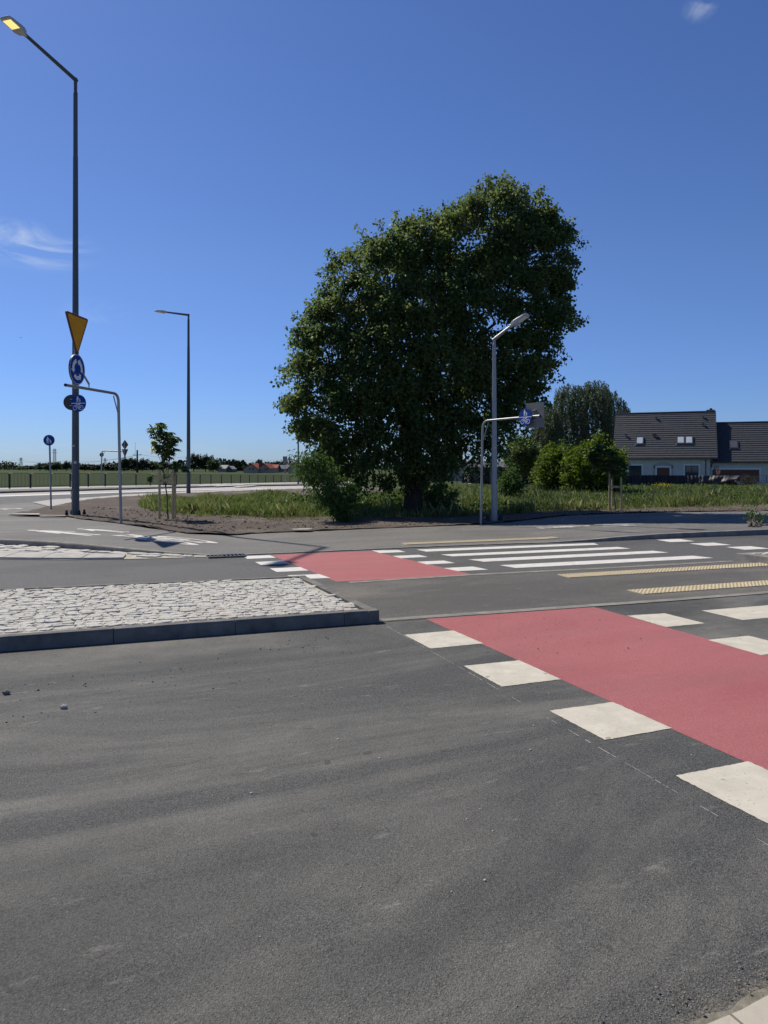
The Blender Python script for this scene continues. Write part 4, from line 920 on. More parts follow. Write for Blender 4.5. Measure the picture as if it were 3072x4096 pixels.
mb.build('mesh', GALV_DARK, wf)
for i in range(6): p = A.lerp(B, i / 5); MB().tube([p, p + Vector((0, 0, 1.45))], .025, 6).build('post', GALV_DARK, wf)

# ------------------------------------------------------------------ grass, weeds, flowers
def blades(name, poly, n, h0, h1, w, mat, surf=Rz, tuft=6, lean=.35):
    c = scatter(poly, n // tuft); P = np.repeat(c, tuft, 0) + rng.normal(size=(len(c) * tuft, 2)) * .07; m = len(P)
    from mathutils import noise as mn
    dens = np.array([mn.noise(Vector((x * .45, y * .45, 1.7))) for x, y in c]); hh = np.repeat(np.clip(.75 + dens * .9, .3, 1.4), tuft) * rng.uniform(h0, h1, m)
    z = np.array([surf(x, y) for x, y in P]) if m < 1 else surf(P[:, 0], P[:, 1]); a = rng.random(m) * 2 * pi; d = rng.random(m) * 2 * pi; le = np.abs(rng.normal(0, lean, m)) * hh
    sx, sy = np.cos(a) * w / 2, np.sin(a) * w / 2; lx, ly = np.cos(d) * le, np.sin(d) * le; z0 = z + .02
    v0 = np.column_stack([P[:, 0] - sx, P[:, 1] - sy, z0]); v1 = np.column_stack([P[:, 0] + sx, P[:, 1] + sy, z0])
    v2 = np.column_stack([P[:, 0] + sx * .8 + lx * .35, P[:, 1] + sy * .8 + ly * .35, z0 + hh * .6]); v3 = np.column_stack([P[:, 0] + lx, P[:, 1] + ly, z0 + hh])
    V = np.stack([v0, v1, v2, v3], 1).reshape(-1, 3); o = npmesh(name, V, quads(m), mat); return o
g_left = [(-9.9, 31), (-9.2, 28.2), (-8.0, 25.4), (-6.3, 23.6), (-4.1, 23.1), (-1.8, 23.2), (.3, 22.9), (.3, 36), (-1.5, 37), (-5, 36.5), (-8.3, 35)]
g_right = [(.0, 22.9), (1.6, 23.2), (2.9, 23.9), (6.1, 25.6), (9.0, 26.3), (14.4, 28.8), (22, 32), (24, 40), (.3, 40)]
g_far = [(-1, 38), (24, 38), (34, 46), (36, 62), (3, 62)]
tag(blades('tall_grass', g_left, 38000, .16, .42, .014, GRASS), 'tall green grass left of the big tree behind the bare soil', 'grass', None, 'stuff')
tag(blades('tall_grass', g_right, 90000, .16, .46, .015, GRASS), 'tall green grass behind the path right of the big tree', 'grass', None, 'stuff')
tag(blades('tall_grass', g_far, 70000, .10, .30, .024, GRASS), 'rough grass field in front of the grey house and its black sheeting', 'grass', None, 'stuff')
tag(blades('dry_stalks', g_right[:-2] + [(20, 36), (.3, 36)], 1700, .40, .75, .008, plain('dry stalks', (.26, .26, .13), .8, .1), Rz, 3, .25), 'pale dry stalks standing above the grass right of the big tree', 'grass', None, 'stuff')
tag(blades('sparse_grass', [(-9.6, 29), (-7.6, 24.8), (-5.9, 22.2), (-3.2, 21.9), (8, 25), (14, 27.4), (14.4, 28.6), (3, 23.6), (-2, 22.9), (-7, 25)], 1500, .05, .22, .014, GRASS, Rz, 8, .6), 'sparse short grass tufts on the bare soil edge', 'grass', None, 'stuff')
def weeds(name, poly, n, label, h0=.15, h1=.6, L=.10, Wd=.06, per=14):
    c = scatter(poly, n); hh = rng.uniform(h0, h1, n); P = np.repeat(np.column_stack([c, Rz(c[:, 0], c[:, 1])]), per, 0); P[:, 2] += .05 + rng.random(len(P)) * np.repeat(hh, per); P[:, :2] += rng.normal(size=(len(P), 2)) * .09
    ax = unit(rng.normal(size=P.shape) + np.array([0, 0, .3])); s_ = rng.uniform(.6, 1.3, len(P)); return tag(npmesh(name, leaves_geo(P, ax, L * s_, Wd * s_, np.array([0, 0, 1.]), .1), quads(len(P)), WEED), label, 'weeds', None, 'stuff')
weeds('weeds', [(.8, 23.2), (2.9, 24.2), (6.1, 26), (14.4, 29.3), (20, 33), (18, 38), (1, 36)], 1500, 'leafy weeds mixed in the grass right of the big tree', .1, .4)
weeds('weeds', [(-3.5, 25.0), (0, 25.6), (2.2, 25.0), (3, 28), (1, 29), (-3, 28)], 420, 'taller leafy weeds round the foot of the big tree', .2, .75, .11, .07, 22)
weeds('weeds', [(-5, 23.6), (0, 23.3), (0, 33), (-6, 34)], 420, 'leafy weeds mixed in the grass left of the big tree', .1, .4)
weeds('weeds', [(5, 38), (24, 38), (34, 50), (34, 60), (6, 56)], 700, 'leafy weeds in the rough field before the grey house', .08, .32, .12, .08)
Y = 50; fl = thing('yellow_flowers', 'patch of bright yellow flowers before the black sheeting by the house', 'flowers', at(2650, 1965, Y)); c = at(2650, 1946, Y)
n = 420; P = np.column_stack([rng.normal(c.x, .30, n), rng.normal(Y, .25, n), c.z + .05 + rng.normal(0, .10, n)]); npmesh('petals', leaves_geo(P, unit(rng.normal(size=P.shape)), .05, .045, np.array([0, -.3, .6])), quads(n), YELLOW, fl)
mb = MB()
for p in P[::5]: mb.tube([(p[0] + .02, p[1], c.z - .75), tuple(p)], .006, 4, False)
mb.build('stem', WEED, fl)
bush('kerb_weed', 'small ragged weed growing behind the kerb at the right edge', 'plant', [(1540, 1165), (1565, 1140), (1580, 1170), (1600, 1190), (1640, 1180), (1630, 1215), (1590, 1220), (1555, 1210), (1530, 1180)], 19.4, *R4, 9, 8, .10, .07, .034, L_ASH, .3, gp(3012, 2108, Rz), 6, .2, None, BARK2, 1.0)
bush('dry_bush', 'bare brownish climbing bush on the wire fence right of the black sheeting', 'bush', [(1520, 970), (1560, 955), (1600, 965), (1610, 1010), (1560, 1030), (1515, 1020)], 60, *R4, 60, 20, .16, .10, .03, plain('dry leaves', (.09, .075, .045), .9, .1), .5, None, 10)
# gravel crumbs on the near lane and soil clods
def crumbs(name, C, r, mat, label):
    mb = MB()
    for (x, y, z), q in zip(C, r):
        n = 6; secs = []
        for k, h in ((.5, 0), (1, .35), (.8, .8), (.25, 1.1)): secs.append([(x + q * k * cos(2 * pi * i / n) * random.uniform(.7, 1.3), y + q * k * sin(2 * pi * i / n) * random.uniform(.7, 1.3), z + q * h) for i in range(n)])
        mb.loft(secs)
    return tag(mb.build(name, mat), label, 'gravel', None, 'stuff')
C = [(x, y, .0) for x, y in scatter([(-3.594, 5.078), (-0.200, 7.369), (-0.200, 6.373), (-1.198, 5.177), (-2.795, 4.480)], 150)]
crumbs('gravel', C, [abs(random.gauss(.003, .0025)) + .0012 for c in C], plain('gravel', (.13, .12, .105), .9), 'small gravel crumbs scattered on the asphalt below the island kerb')
C = [(x, y, .012) for x, y in scatter([(0.599, 7.668), (2.196, 8.266), (2.595, 6.672), (1.198, 6.074)], 90)]
crumbs('gravel', C, [abs(random.gauss(.0022, .0018)) + .001 for c in C], plain('dark gravel', (.1, .07, .06), .9), 'small gravel crumbs scattered on the near red crossing')
C = [(x, y, .0) for x, y in scatter([(-3, 7), (1, 7.4), (2.2, 3), (1, 2.2), (-2.4, 2.2)], 90)]
crumbs('gravel', C, [abs(random.gauss(.0022, .002)) + .0012 for c in C], plain('pale chips', (.5, .48, .43), .9), 'tiny pale stone chips scattered over the near asphalt')
C = [(x, y, float(Rz(x, y)) + .03) for x, y in scatter([(-9, 22.4), (-6.2, 19.2), (-4.2, 17.6), (.6, 19.9), (3, 21.6), (14, 26), (14, 27), (3, 23), (-4, 22.6), (-7, 24.6), (-10.5, 27)], 1500)]
crumbs('soil_clods', C, [abs(random.gauss(.010, .008)) + .004 for c in C], SOIL, 'clods and pebbles scattered on the bare brown soil')
C = [(x, y, .012) for x, y in scatter([(0.699, 2.079), (1.298, 2.328), (1.298, 2.487), (0.599, 2.188)], 70)]
crumbs('gravel', C, [abs(random.gauss(.002, .002)) + .001 for c in C], plain('sand grit', (.2, .17, .13), .9), 'sand and grit washed against the slabs in the bottom right corner')
C = [(x, y, .001) for x, y in np.column_stack([(lambda f: .2 + 1.5 * f)(rng.random(900)), np.zeros(900)])]
C = [(x, 1.9 + (x - .2) * .40 + abs(random.gauss(0, .07)) + .02, .001) for x, y, z in C]
crumbs('sand_grains', C, [abs(random.gauss(.0009, .0005)) + .0005 for c in C], plain('sand grains', (.34, .31, .25), .9), 'fine pale sand grains strewn over the asphalt in the bottom right corner')
for (px, py, r, lab) in ((26, 2777, .028, 'dark loose stone lying alone on the near asphalt at the left edge'), (255, 2834, .024, 'pale flat stone chip lying on the near asphalt below the island')):
    p = gp(px, py); mb = MB(); secs = []
    for k, h in ((.7, -.02), (1, .35), (.85, .8), (.3, 1.15)): secs.append([p + Vector((r * k * cos(2 * pi * i / 7) * random.uniform(.8, 1.3), r * k * .8 * sin(2 * pi * i / 7) * random.uniform(.8, 1.2), r * h)) for i in range(7)])
    mb.loft(secs); o = mb.build('loose_stone', COBBLE if r < .026 else CONC); tag(o, lab, 'stone')

# ------------------------------------------------------------------ young staked trees
def palm_leaf(V, Fs, p, d, size):                           # a hand of drooping leaflets
    d = d / np.linalg.norm(d); a = np.cross(d, [0, 0, 1.]); a /= np.linalg.norm(a) + 1e-6; up = np.cross(a, d)
    for k in range(6):
        an = (k - 2.5) * .5; ax = d * cos(an) + a * sin(an) + np.array([0, 0, -.35]); ax /= np.linalg.norm(ax); L = size * (1 - .12 * abs(k - 2.5)); sd = np.cross(ax, up); sd /= np.linalg.norm(sd) + 1e-6; b0 = len(V)
        V += [p, p + ax * L * .62 + sd * L * .17 + up * .01, p + ax * L + np.array([0, 0, -.03]), p + ax * L * .62 - sd * L * .17 + up * .01]; Fs.append((b0, b0 + 1, b0 + 2, b0 + 3))
def staked_tree(label, Y, stem_px, base_y, outline, tops, stakes, stake_top, ox, oy, s, n, rail_y, strap_y, size=.17):
    bp = at(*stem_px, Y); t = thing('young_tree', label, 'tree', bp, 0, 'young staked trees'); out = O3(outline, Y, ox, oy, s); C = inflate(out, n, .5, .6); C[:, 1] += Y; V = []; Fs = []
    zc = np.mean([p[1] for p in out]); xc = np.mean([p[0] for p in out])
    for c in C:
        d = np.array([c[0] - xc, (c[1] - Y), .1]) + rng.normal(size=3) * .35; palm_leaf(V, Fs, c, d, size * random.uniform(.75, 1.25))
    npmesh('crown', np.array(V), np.array(Fs), L_SAP, t)
    mb = MB(); stem = limb(mb, bp, at(*tops[0], Y), .024, .008, .03, 8)
    for tp in tops[1:]: limb(mb, stem[3], at(*tp, Y + random.uniform(-.2, .2)), .012, .005, .06, 6)
    for c in C[::3]: limb(mb, stem[random.randint(5, 8)], c, .007, .003, .1, 3)
    mb.build('trunk', BARK2, t, smooth=True)
    st = thing('tree_stake_frame', label.replace('young', 'timber stakes around the young').replace('tree', 'tree', 1), 'tree stakes', bp, 0, 'tree stake frames')
    for px, dy in stakes:
        p = at(px, base_y, Y + dy); q = at(px, stake_top, Y + dy); p.z = bp.z - .05; MB().tube([p, q], .034, 10).build('stake', WOOD, st, smooth=True)
    x0, x1 = min(a for a, b_ in stakes), max(a for a, b_ in stakes)
    A = at(x0 - 4, rail_y, Y - .05); B = at(x1 + 2, rail_y + 1, Y - .05); MB().box((A + B) / 2, ((B - A).length, .035, .075), Matrix.Rotation(atan2(-(B - A).z, (B - A).x), 3, 'Y')).build('cross_rail', WOOD, st)
    A = at(x0, strap_y, Y - .03); B = at(x1 + 3, strap_y + 3, Y - .03); MB().tube([A, (A + B) / 2 + Vector((0, .02, .01)), B], .016, 6).build('strap', RUBBER, st)
    return t, st
R1 = (0, 1150, 1.8433)
t, st = staked_tree('young chestnut tree between timber stakes left of the big tree', 21.4, (674, 2081), 2081, [(1110, 1050), (1165, 990), (1210, 995), (1235, 1040), (1265, 1060), (1300, 1090), (1310, 1110), (1280, 1140), (1305, 1165), (1290, 1210), (1270, 1250), (1200, 1255), (1160, 1235), (1150, 1190), (1105, 1200), (1130, 1150), (1115, 1130), (1140, 1090)],
                    [(640, 1720), (668, 1770), (690, 1760)], [(638, -.1), (692, -.1), (700, .35)], 1879, *R1, 120, 1922, 1938, .20)
C = [at(*p, 21.4) for p in ((615, 1850), (640, 1848), (660, 1832), (690, 1860), (705, 1845), (720, 1838), (715, 1868), (735, 1870), (748, 1885), (745, 1880), (600, 1905), (595, 1918), (610, 1898), (728, 1850), (700, 1875), (740, 1862))]
V = []; Fs = []
for c in C:
    for k_ in range(2): palm_leaf(V, Fs, np.array(c), rng.normal(size=3) * .5 + np.array([.2, 0, 0]), .17)
npmesh('low_leaves', np.array(V), np.array(Fs), L_SAP, t)
mb = MB()
for p in ((615, 1850), (720, 1838), (745, 1880), (600, 1905)): limb(mb, at(672, 1910, 21.4), at(*p, 21.4), .009, .004, .1, 5)
mb.build('low_branch', BARK2, t)
t['label'] = 'young chestnut tree with big drooping leaves between timber stakes, left of the big tree'; st['label'] = 'timber stakes with cross rail and black strap around the left young tree'
t, st = staked_tree('young tree', 25.0, (2459, 2049), 2050, [(700, 870), (720, 800), (760, 790), (800, 800), (820, 840), (860, 850), (870, 890), (860, 940), (810, 960), (770, 930), (730, 900)], [(2450, 1800), (2440, 1790)], [(2438, -.1), (2450, .3), (2484, -.1)], 1885, *R4, 130, 1947, 1960, .24)
t['label'] = 'young tree between timber stakes in front of the yellow-green bushes, left of the house'; st['label'] = 'timber stakes with dark cross rail around the right young tree before the house'

# ------------------------------------------------------------------ grey roofed house
HU = Vector((.93, -.3676, 0)).normalized(); HV = Vector((-HU.y, HU.x, 0)); HO = at(2450, 1833, 88.0); HO.z = 0; EAVE = 2.62; GZ = float(Tz(0, 85))
def hp(u, v, z): return HO + HU * u + HV * v + Vector((0, 0, z))
def hu(px, v):                                              # distance along the wall where a pixel column meets the plane v
    k = (px - 1536) / F; o = HO + HV * v; return (k * o.y - o.x) / (HU.x - k * HU.y)
def hz(py, u, v): p = hp(u, v, 0); return EYE + (1868 - py) / F * p.y
house = thing('house', 'white house with dark grey tiled roof and lower garage wing behind black sheeting', 'house', hp(5, 4, GZ))
TILE = None
def tile_mat():
    t = NT('grey roof tiles'); col = t.mix(t.rand(), (.058, .060, .069), (.066, .067, .076)); col = t.mix(t.ramp(t.noise(3, 5), .35, .7), k3((.056, .058, .067), .85), col)
    mp = t.n('ShaderNodeMapping'); mp.inputs['Rotation'].default_value = (0, 0, atan2(-HU.y, HU.x)); t.l(t.co, mp.inputs[0]); wv = t.n('ShaderNodeTexWave'); wv.inputs['Scale'].default_value = 1.05; t.l(mp.outputs[0], wv.inputs[0])
    t.bump(wv.outputs[1], .08, .02); return t.fin(col, .6, .35)
TILE = tile_mat(); RENDERW = plain('house render', (.58, .56, .52), .9, .15, 0, .06, 2, .2); TRIM = plain('white trim', (.74, .74, .73), .7, .3, 0, .05); FRAMEB = plain('dark brown frame', (.06, .035, .022), .5, .4); DOORW = plain('brown door', (.13, .048, .03), .5, .4, 0, .25, 6)
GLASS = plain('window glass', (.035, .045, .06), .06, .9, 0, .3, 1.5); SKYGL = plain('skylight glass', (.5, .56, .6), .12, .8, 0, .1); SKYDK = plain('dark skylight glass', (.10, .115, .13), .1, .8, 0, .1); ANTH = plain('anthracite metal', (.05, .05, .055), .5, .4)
def roof(u0, u1, v0, v1, z0, z1, rows):
    mb = MB()
    for side in (0, 1):
        for i in range(rows):
            f0, f1 = i / rows, (i + 1) / rows; va, vb = (v0 + (v1 - v0) * f0, v0 + (v1 - v0) * f1)
            if side: va, vb = 2 * v1 - va, 2 * v1 - vb
            za, zb = z0 + (z1 - z0) * f0, z0 + (z1 - z0) * f1
            nseg = 16
            for s_ in range(nseg):
                a, b2 = u0 + (u1 - u0) * s_ / nseg, u0 + (u1 - u0) * (s_ + 1) / nseg; j = random.uniform(-.006, .006)
                q = [hp(a, va, za + .085 + j), hp(b2, va, za + .085 + j), hp(b2, vb, zb + .012), hp(a, vb, zb + .012)]; lo = [hp(a, va, za - .02), hp(b2, va, za - .02)]
                mb.add(q + lo, [(0, 1, 2, 3), (0, 4, 5, 1)])
    mb.tube([hp(u0 - .03, v1, z1 + .05), hp(u1 + .03, v1, z1 + .05)], .10, 8)
    return mb.build('roof', TILE, house)
def at_roof(px, py, v0, v1, z0, z1):                        # point of the front slope seen at a pixel
    best = None
    for i in range(2001):
        v = v0 + (v1 - v0) * i / 2000; u = hu(px, v); z = z0 + (z1 - z0) * i / 2000; e_ = abs(hz(py, u, v) - z)
        if best is None or e_ < best[0]: best = (e_, u, v, z)
    return best[1:]
UL, UR = 0, hu(2870, 0); VR = 5.35; ZR = hz(1652, UR * .5, VR); WV = .55
main_roof = roof(UL, UR, 0, VR, EAVE, ZR, 21)
WU0, WU1 = .55, hu(2839, WV)
def walls(u0, u1, v0, v1, zt, zr, gable=True, name='wall'):
    mb = MB(); vm = (v0 + v1) / 2
    prof = [(v0, GZ - .3), (v0, zt), (vm, zr), (v1, zt), (v1, GZ - .3)]
    mb.loft([[hp(u, v, z) for v, z in prof] for u in (u0, u1)]); return mb.build(name, RENDERW, house)
walls(WU0, WU1, WV, 2 * VR - WV, EAVE + .45, ZR - .18)
for u in (UL, UR):                                          # verge boards
    mb = MB(); s_ = -.02 if u == UL else .02
    for sgn in (0, 1):
        vv = [0, VR] if not sgn else [2 * VR, VR]; mb.loft([[hp(u + s_, v, z - .16), hp(u + s_ * 2.5, v, z - .16), hp(u + s_ * 2.5, v, z + .05), hp(u + s_, v, z + .05)] for v, z in ((vv[0], EAVE), (vv[1], ZR))])
    mb.build('verge_board', ANTH, house)
mb = MB(); mb.tube([hp(UL, -.06, EAVE - .05), hp(UR, -.06, EAVE - .05)], .075, 8); mb.box(hp((UL + UR) / 2, .28, EAVE - .03), (UR - UL, .5, .03), Matrix.Rotation(atan2(HU.y, HU.x), 3, 'Z')); mb.build('gutter', ANTH, house)
RZ3 = Matrix.Rotation(atan2(HU.y, HU.x), 3, 'Z')
def wall_box(name, px0, px1, py0, py1, v, th, mat, parent=house):
    u0, u1 = hu(px0, v), hu(px1, v); um = (u0 + u1) / 2; z1, z0 = hz(py0, um, v), hz(py1, um, v); mb = MB(); mb.box(hp(um, v, (z0 + z1) / 2), (u1 - u0, th, z1 - z0), RZ3); return mb.build(name, mat, parent)
D4 = lambda x: 2400 + x / 2.4688
E4 = lambda y: 1600 + y / 2.4688
def window(x0, x1, y0, v, sur):
    w_ = wall_box('window_surround', D4(x0 - 17), D4(x1 + 17), E4(y0 - 18), 1918, v - .02, .10, TRIM); 
    f = wall_box('window', D4(x0), D4(x1), E4(y0), 1916, v - .045, .12, FRAMEB)
    m = (x0 + x1) / 2
    for a, b2 in ((x0 + 6, m - 4), (m + 4, x1 - 6)): wall_box('pane', D4(a), D4(b2), E4(y0 + 7), 1912, v - .085, .06, GLASS, f)
window(285, 410, 648, WV, 1); window(840, 972, 648, WV, 1)
# door in its arched niche
mb = MB(); ua, ub = hu(D4(528), WV), hu(D4(720), WV); zt_ = hz(E4(640), (ua + ub) / 2, WV); zc_ = hz(E4(612), (ua + ub) / 2, WV)
o_ = [(ua, GZ), (ua, zt_)] + [(ua + (ub - ua) * i / 10, zt_ + (zc_ - zt_) * sin(pi * i / 10)) for i in range(1, 10)] + [(ub, zt_), (ub, GZ)]
mb.loft([[hp(u, v, z) for u, z in o_] for v in (WV - .04, WV + .02)]); mb.build('door_niche', plain('niche render', (.40, .40, .395), .9), house)
wall_box('door_surround', D4(545), D4(705), E4(650), 1925, WV - .05, .08, TRIM); d_ = wall_box('door', D4(562), D4(686), E4(668), 1925, WV - .08, .08, DOORW); wall_box('handle', D4(676), D4(679), E4(715), E4(745), WV - .13, .05, ANTH, d_)
for x in (538, 712): wall_box('wall_lamp', D4(x - 5), D4(x + 5), E4(648), E4(672), WV - .12, .12, ANTH)
mb = MB(); ud = hu(D4(1045), WV - .06); mb.tube([hp(ud, -.05, EAVE - .08), hp(ud, WV - .06, EAVE - .35), hp(ud, WV - .06, GZ)], .045, 8); mb.build('downpipe', ANTH, house)
wall_box('meter_box', D4(1018), D4(1036), E4(603), E4(627), WV - .06, .1, TRIM)
def skylight(x0, x1, y0, y1, args, gl, name='skylight'):
    um, vm_, zm = at_roof(D4((x0 + x1) / 2), E4((y0 + y1) / 2), *args); v0, v1, z0, z1 = args; sl = atan2(z1 - z0, v1 - v0)
    wd = (x1 - x0) / 2.4688 / F * hp(um, vm_, 0).y * 1.06; ht = (y1 - y0) / 2.4688 / F * hp(um, vm_, 0).y / sin(sl) * 1.02; nv = HU * 0 - HV * sin(sl) + Vector((0, 0, cos(sl))); sv_ = HV * cos(sl) + Vector((0, 0, sin(sl))); c = hp(um, vm_, zm) + nv * .10
    M_ = Matrix((HU, sv_, nv)).transposed(); f = MB().box(c, (wd, ht, .14), M_).build(name, ANTH, house); MB().box(c + nv * .06 + sv_ * .01, (wd * .74, ht * .78, .04), M_).build('pane', gl, f)
    MB().box(c - sv_ * (ht / 2 + .06) - nv * .02, (wd * 1.3, .13, .05), M_).build('flashing', plain('lead flashing', (.16, .155, .16), .6), f)
RA_ = (0, VR, EAVE, ZR)
skylight(360, 428, 372, 445, RA_, SKYGL); skylight(762, 832, 367, 440, RA_, SKYGL); skylight(845, 914, 366, 440, RA_, SKYGL)
def vent(x, y, args):
    um, vm_, zm = at_roof(D4(x), E4(y), *args); p = hp(um, vm_, zm); mb = MB(); mb.tube([p, p + Vector((0, 0, .30))], .055, 8); mb.box(p + Vector((0, 0, .34)), (.24, .24, .10), RZ3); mb.build('roof_vent', ANTH, house)
for x, y in ((258, 372), (529, 370), (551, 370), (555, 198), (1018, 186), (1018, 262)): vent(x, y, RA_)
uc = hu(D4(1092), VR + .3); c = hp(uc, VR + .5, ZR + .1); c = c - Vector((0, 0, .14)); ch = MB().box(c, (.75, .6, .5), RZ3).build('chimney', plain('dark brick', (.06, .055, .055), .8), house); MB().box(c + Vector((0, 0, .28)), (.9, .72, .07), RZ3).box(c + Vector((.05, 0, .40)), (.28, .3, .2), RZ3).build('chimney_cap', ANTH, ch)
# garage wing, set back
GV = 1.25; gu0 = hu(2839, GV); gu1 = gu0 + 10.5; ge = hz(E4(610), gu0 + 3, GV - .5); gvr = GV - .5 + 4.6; gzr = hz(E4(226), gu0 + 3, gvr)
roof(WU1 + .3, gu1 + .4, GV - .5, gvr, ge, gzr, 18); walls(WU1 - .1, gu1, GV, 2 * gvr - GV, ge + .40, gzr - .2)
mb = MB(); mb.tube([hp(WU1 + .1, GV - .56, ge - .05), hp(gu1 + .4, GV - .56, ge - .05)], .07, 8); mb.build('gutter', ANTH, house)
skylight(1285, 1358, 408, 485, (GV - .5, gvr, ge, gzr), SKYDK)
wall_box('garage_surround', D4(1095), D4(1592), E4(668), 1925, GV - .04, .12, TRIM); wall_box('garage_door', D4(1110), D4(1572), E4(688), 1925, GV - .08, .10, DOORW)
mb = MB(); ud = hu(D4(1100), GV - .06); mb.tube([hp(ud + .12, GV - .5, ge - .08), hp(ud, GV - .06, ge - .4), hp(ud, GV - .06, GZ)], .045, 8); mb.build('downpipe', ANTH, house)
wall_box('wall_lamp', D4(1362), D4(1380), E4(625), E4(636), GV - .1, .15, TRIM)
# basketball hoop on its pole
Y = 76; c = at(D4(1148), E4(675), Y); t = thing('basketball_hoop', 'basketball board frame with ring and net on a pole before the garage', 'basketball hoop', (c.x, Y + .4, GZ)); w, h = 44 / 2.4688 / F * Y, 44 / 2.4688 / F * Y
mb = MB()
for p, q in (((-w / 2, h / 2), (w / 2, h / 2)), ((w / 2, h / 2), (w / 2, -h / 2)), ((w / 2, -h / 2), (-w / 2, -h / 2)), ((-w / 2, -h / 2), (-w / 2, h / 2)), ((-w * .2, h * .25), (w * .2, h * .25)), ((-w * .2, h * .25), (-w * .2, -h / 2)), ((w * .2, h * .25), (w * .2, -h / 2))): mb.tube([c + Vector((p[0], 0, p[1])), c + Vector((q[0], 0, q[1]))], .028, 6)
mb.build('backboard', BLACK, t); rc_ = at(D4(1168), E4(694), Y - .25); ringpts = [rc_ + Vector((.23 * cos(a), .23 * sin(a), 0)) for a in np.linspace(0, 2 * pi, 17)]
MB().tube(ringpts, .014, 6, False).build('ring', plain('orange ring', (.4, .08, .03), .5), t); mb = MB()
for i in range(16): a = 2 * pi * i / 16; mb.tube([rc_ + Vector((.22 * cos(a), .22 * sin(a), 0)), rc_ + Vector((.12 * cos(a + .4), .12 * sin(a + .4), -.42))], .008, 4, False); mb.tube([rc_ + Vector((.22 * cos(a), .22 * sin(a), 0)), rc_ + Vector((.12 * cos(a - .4), .12 * sin(a - .4), -.42))], .008, 4, False)
mb.build('net', plain('pink net', (.45, .22, .2), .8), t); MB().tube([(c.x, Y + .4, GZ), (c.x, Y + .4, c.z), tuple(c)], .04, 8).build('pole', BLACK, t)
# black sheeting on the garden fence, one end torn loose and sagging
Y = 61; A = at(2475, 1905, Y + 2); B = at(D4(1380), E4(752), Y - 2); sh = thing('sheeting_fence', 'black fabric sheeting along the garden fence, its right end sagging loose', 'fence', (A + B) / 2 - Vector((0, 0, 1)))
nU, nV_ = 120, 14; V = []
for i in range(nU + 1):
    for j in range(nV_ + 1):
        f = i / nU; g = j / nV_; px = 2475 + (D4(1380) - 2475) * f; ytop = np.interp(px, [2475, 2600, 2800, 2959], [E4(745), E4(742), E4(746), E4(745)]); ybot = np.interp(px, [2475, 2690, 2760, 2850, 2930, 2959], [E4(850), E4(862), E4(868), E4(868), E4(855), E4(840)])
        loose = max(0, (f - .5) / .5); pxx = px - loose ** 2 * 14 * sin(pi * g * .9) ; yd = Y + 2 - 4 * f + .05 * sin(i * .5 + g * 2) * (.6 + g) - loose * .45 * sin(pi * (g * .8 + .1)) + .06 * loose * sin(g * 11 + f * 34) + .05 * sin(i * 1.7) * (1 - loose)
        V.append(tuple(at(pxx, ytop + (ybot - ytop) * g, yd)))
Fq = np.array([(i * (nV_ + 1) + j, (i + 1) * (nV_ + 1) + j, (i + 1) * (nV_ + 1) + j + 1, i * (nV_ + 1) + j + 1) for i in range(nU) for j in range(nV_)])
npmesh('sheeting', np.array(V), Fq, plain('black fabric', (.030, .031, .036), .55, .4, 0, .25, 4), sh, True)
for px in (2475, 2570, 2672, 2770, 2870, 2962, 3065, 3150): f = (px - 2475) / 484; p = at(px, 1955, Y + 2 - 4 * f + .12); MB().tube([p - Vector((0, 0, .3)), Vector((p.x, p.y, at(px, 1900, p.y).z))], .028, 6).build('post', ANTH, sh)
mb = MB(); A = at(2962, 1902, Y - 2); B = at(3160, 1900, Y - 3.5)
for k in range(9): mb.tube([A - Vector((0, 0, k * .14)), B - Vector((0, 0, k * .14))], .006, 4, False)
for k in range(44): p = A.lerp(B, k / 44); mb.tube([p, p - Vector((0, 0, 1.2))], .005, 4, False)
mb.build('wire_mesh', GALV_DARK, sh)
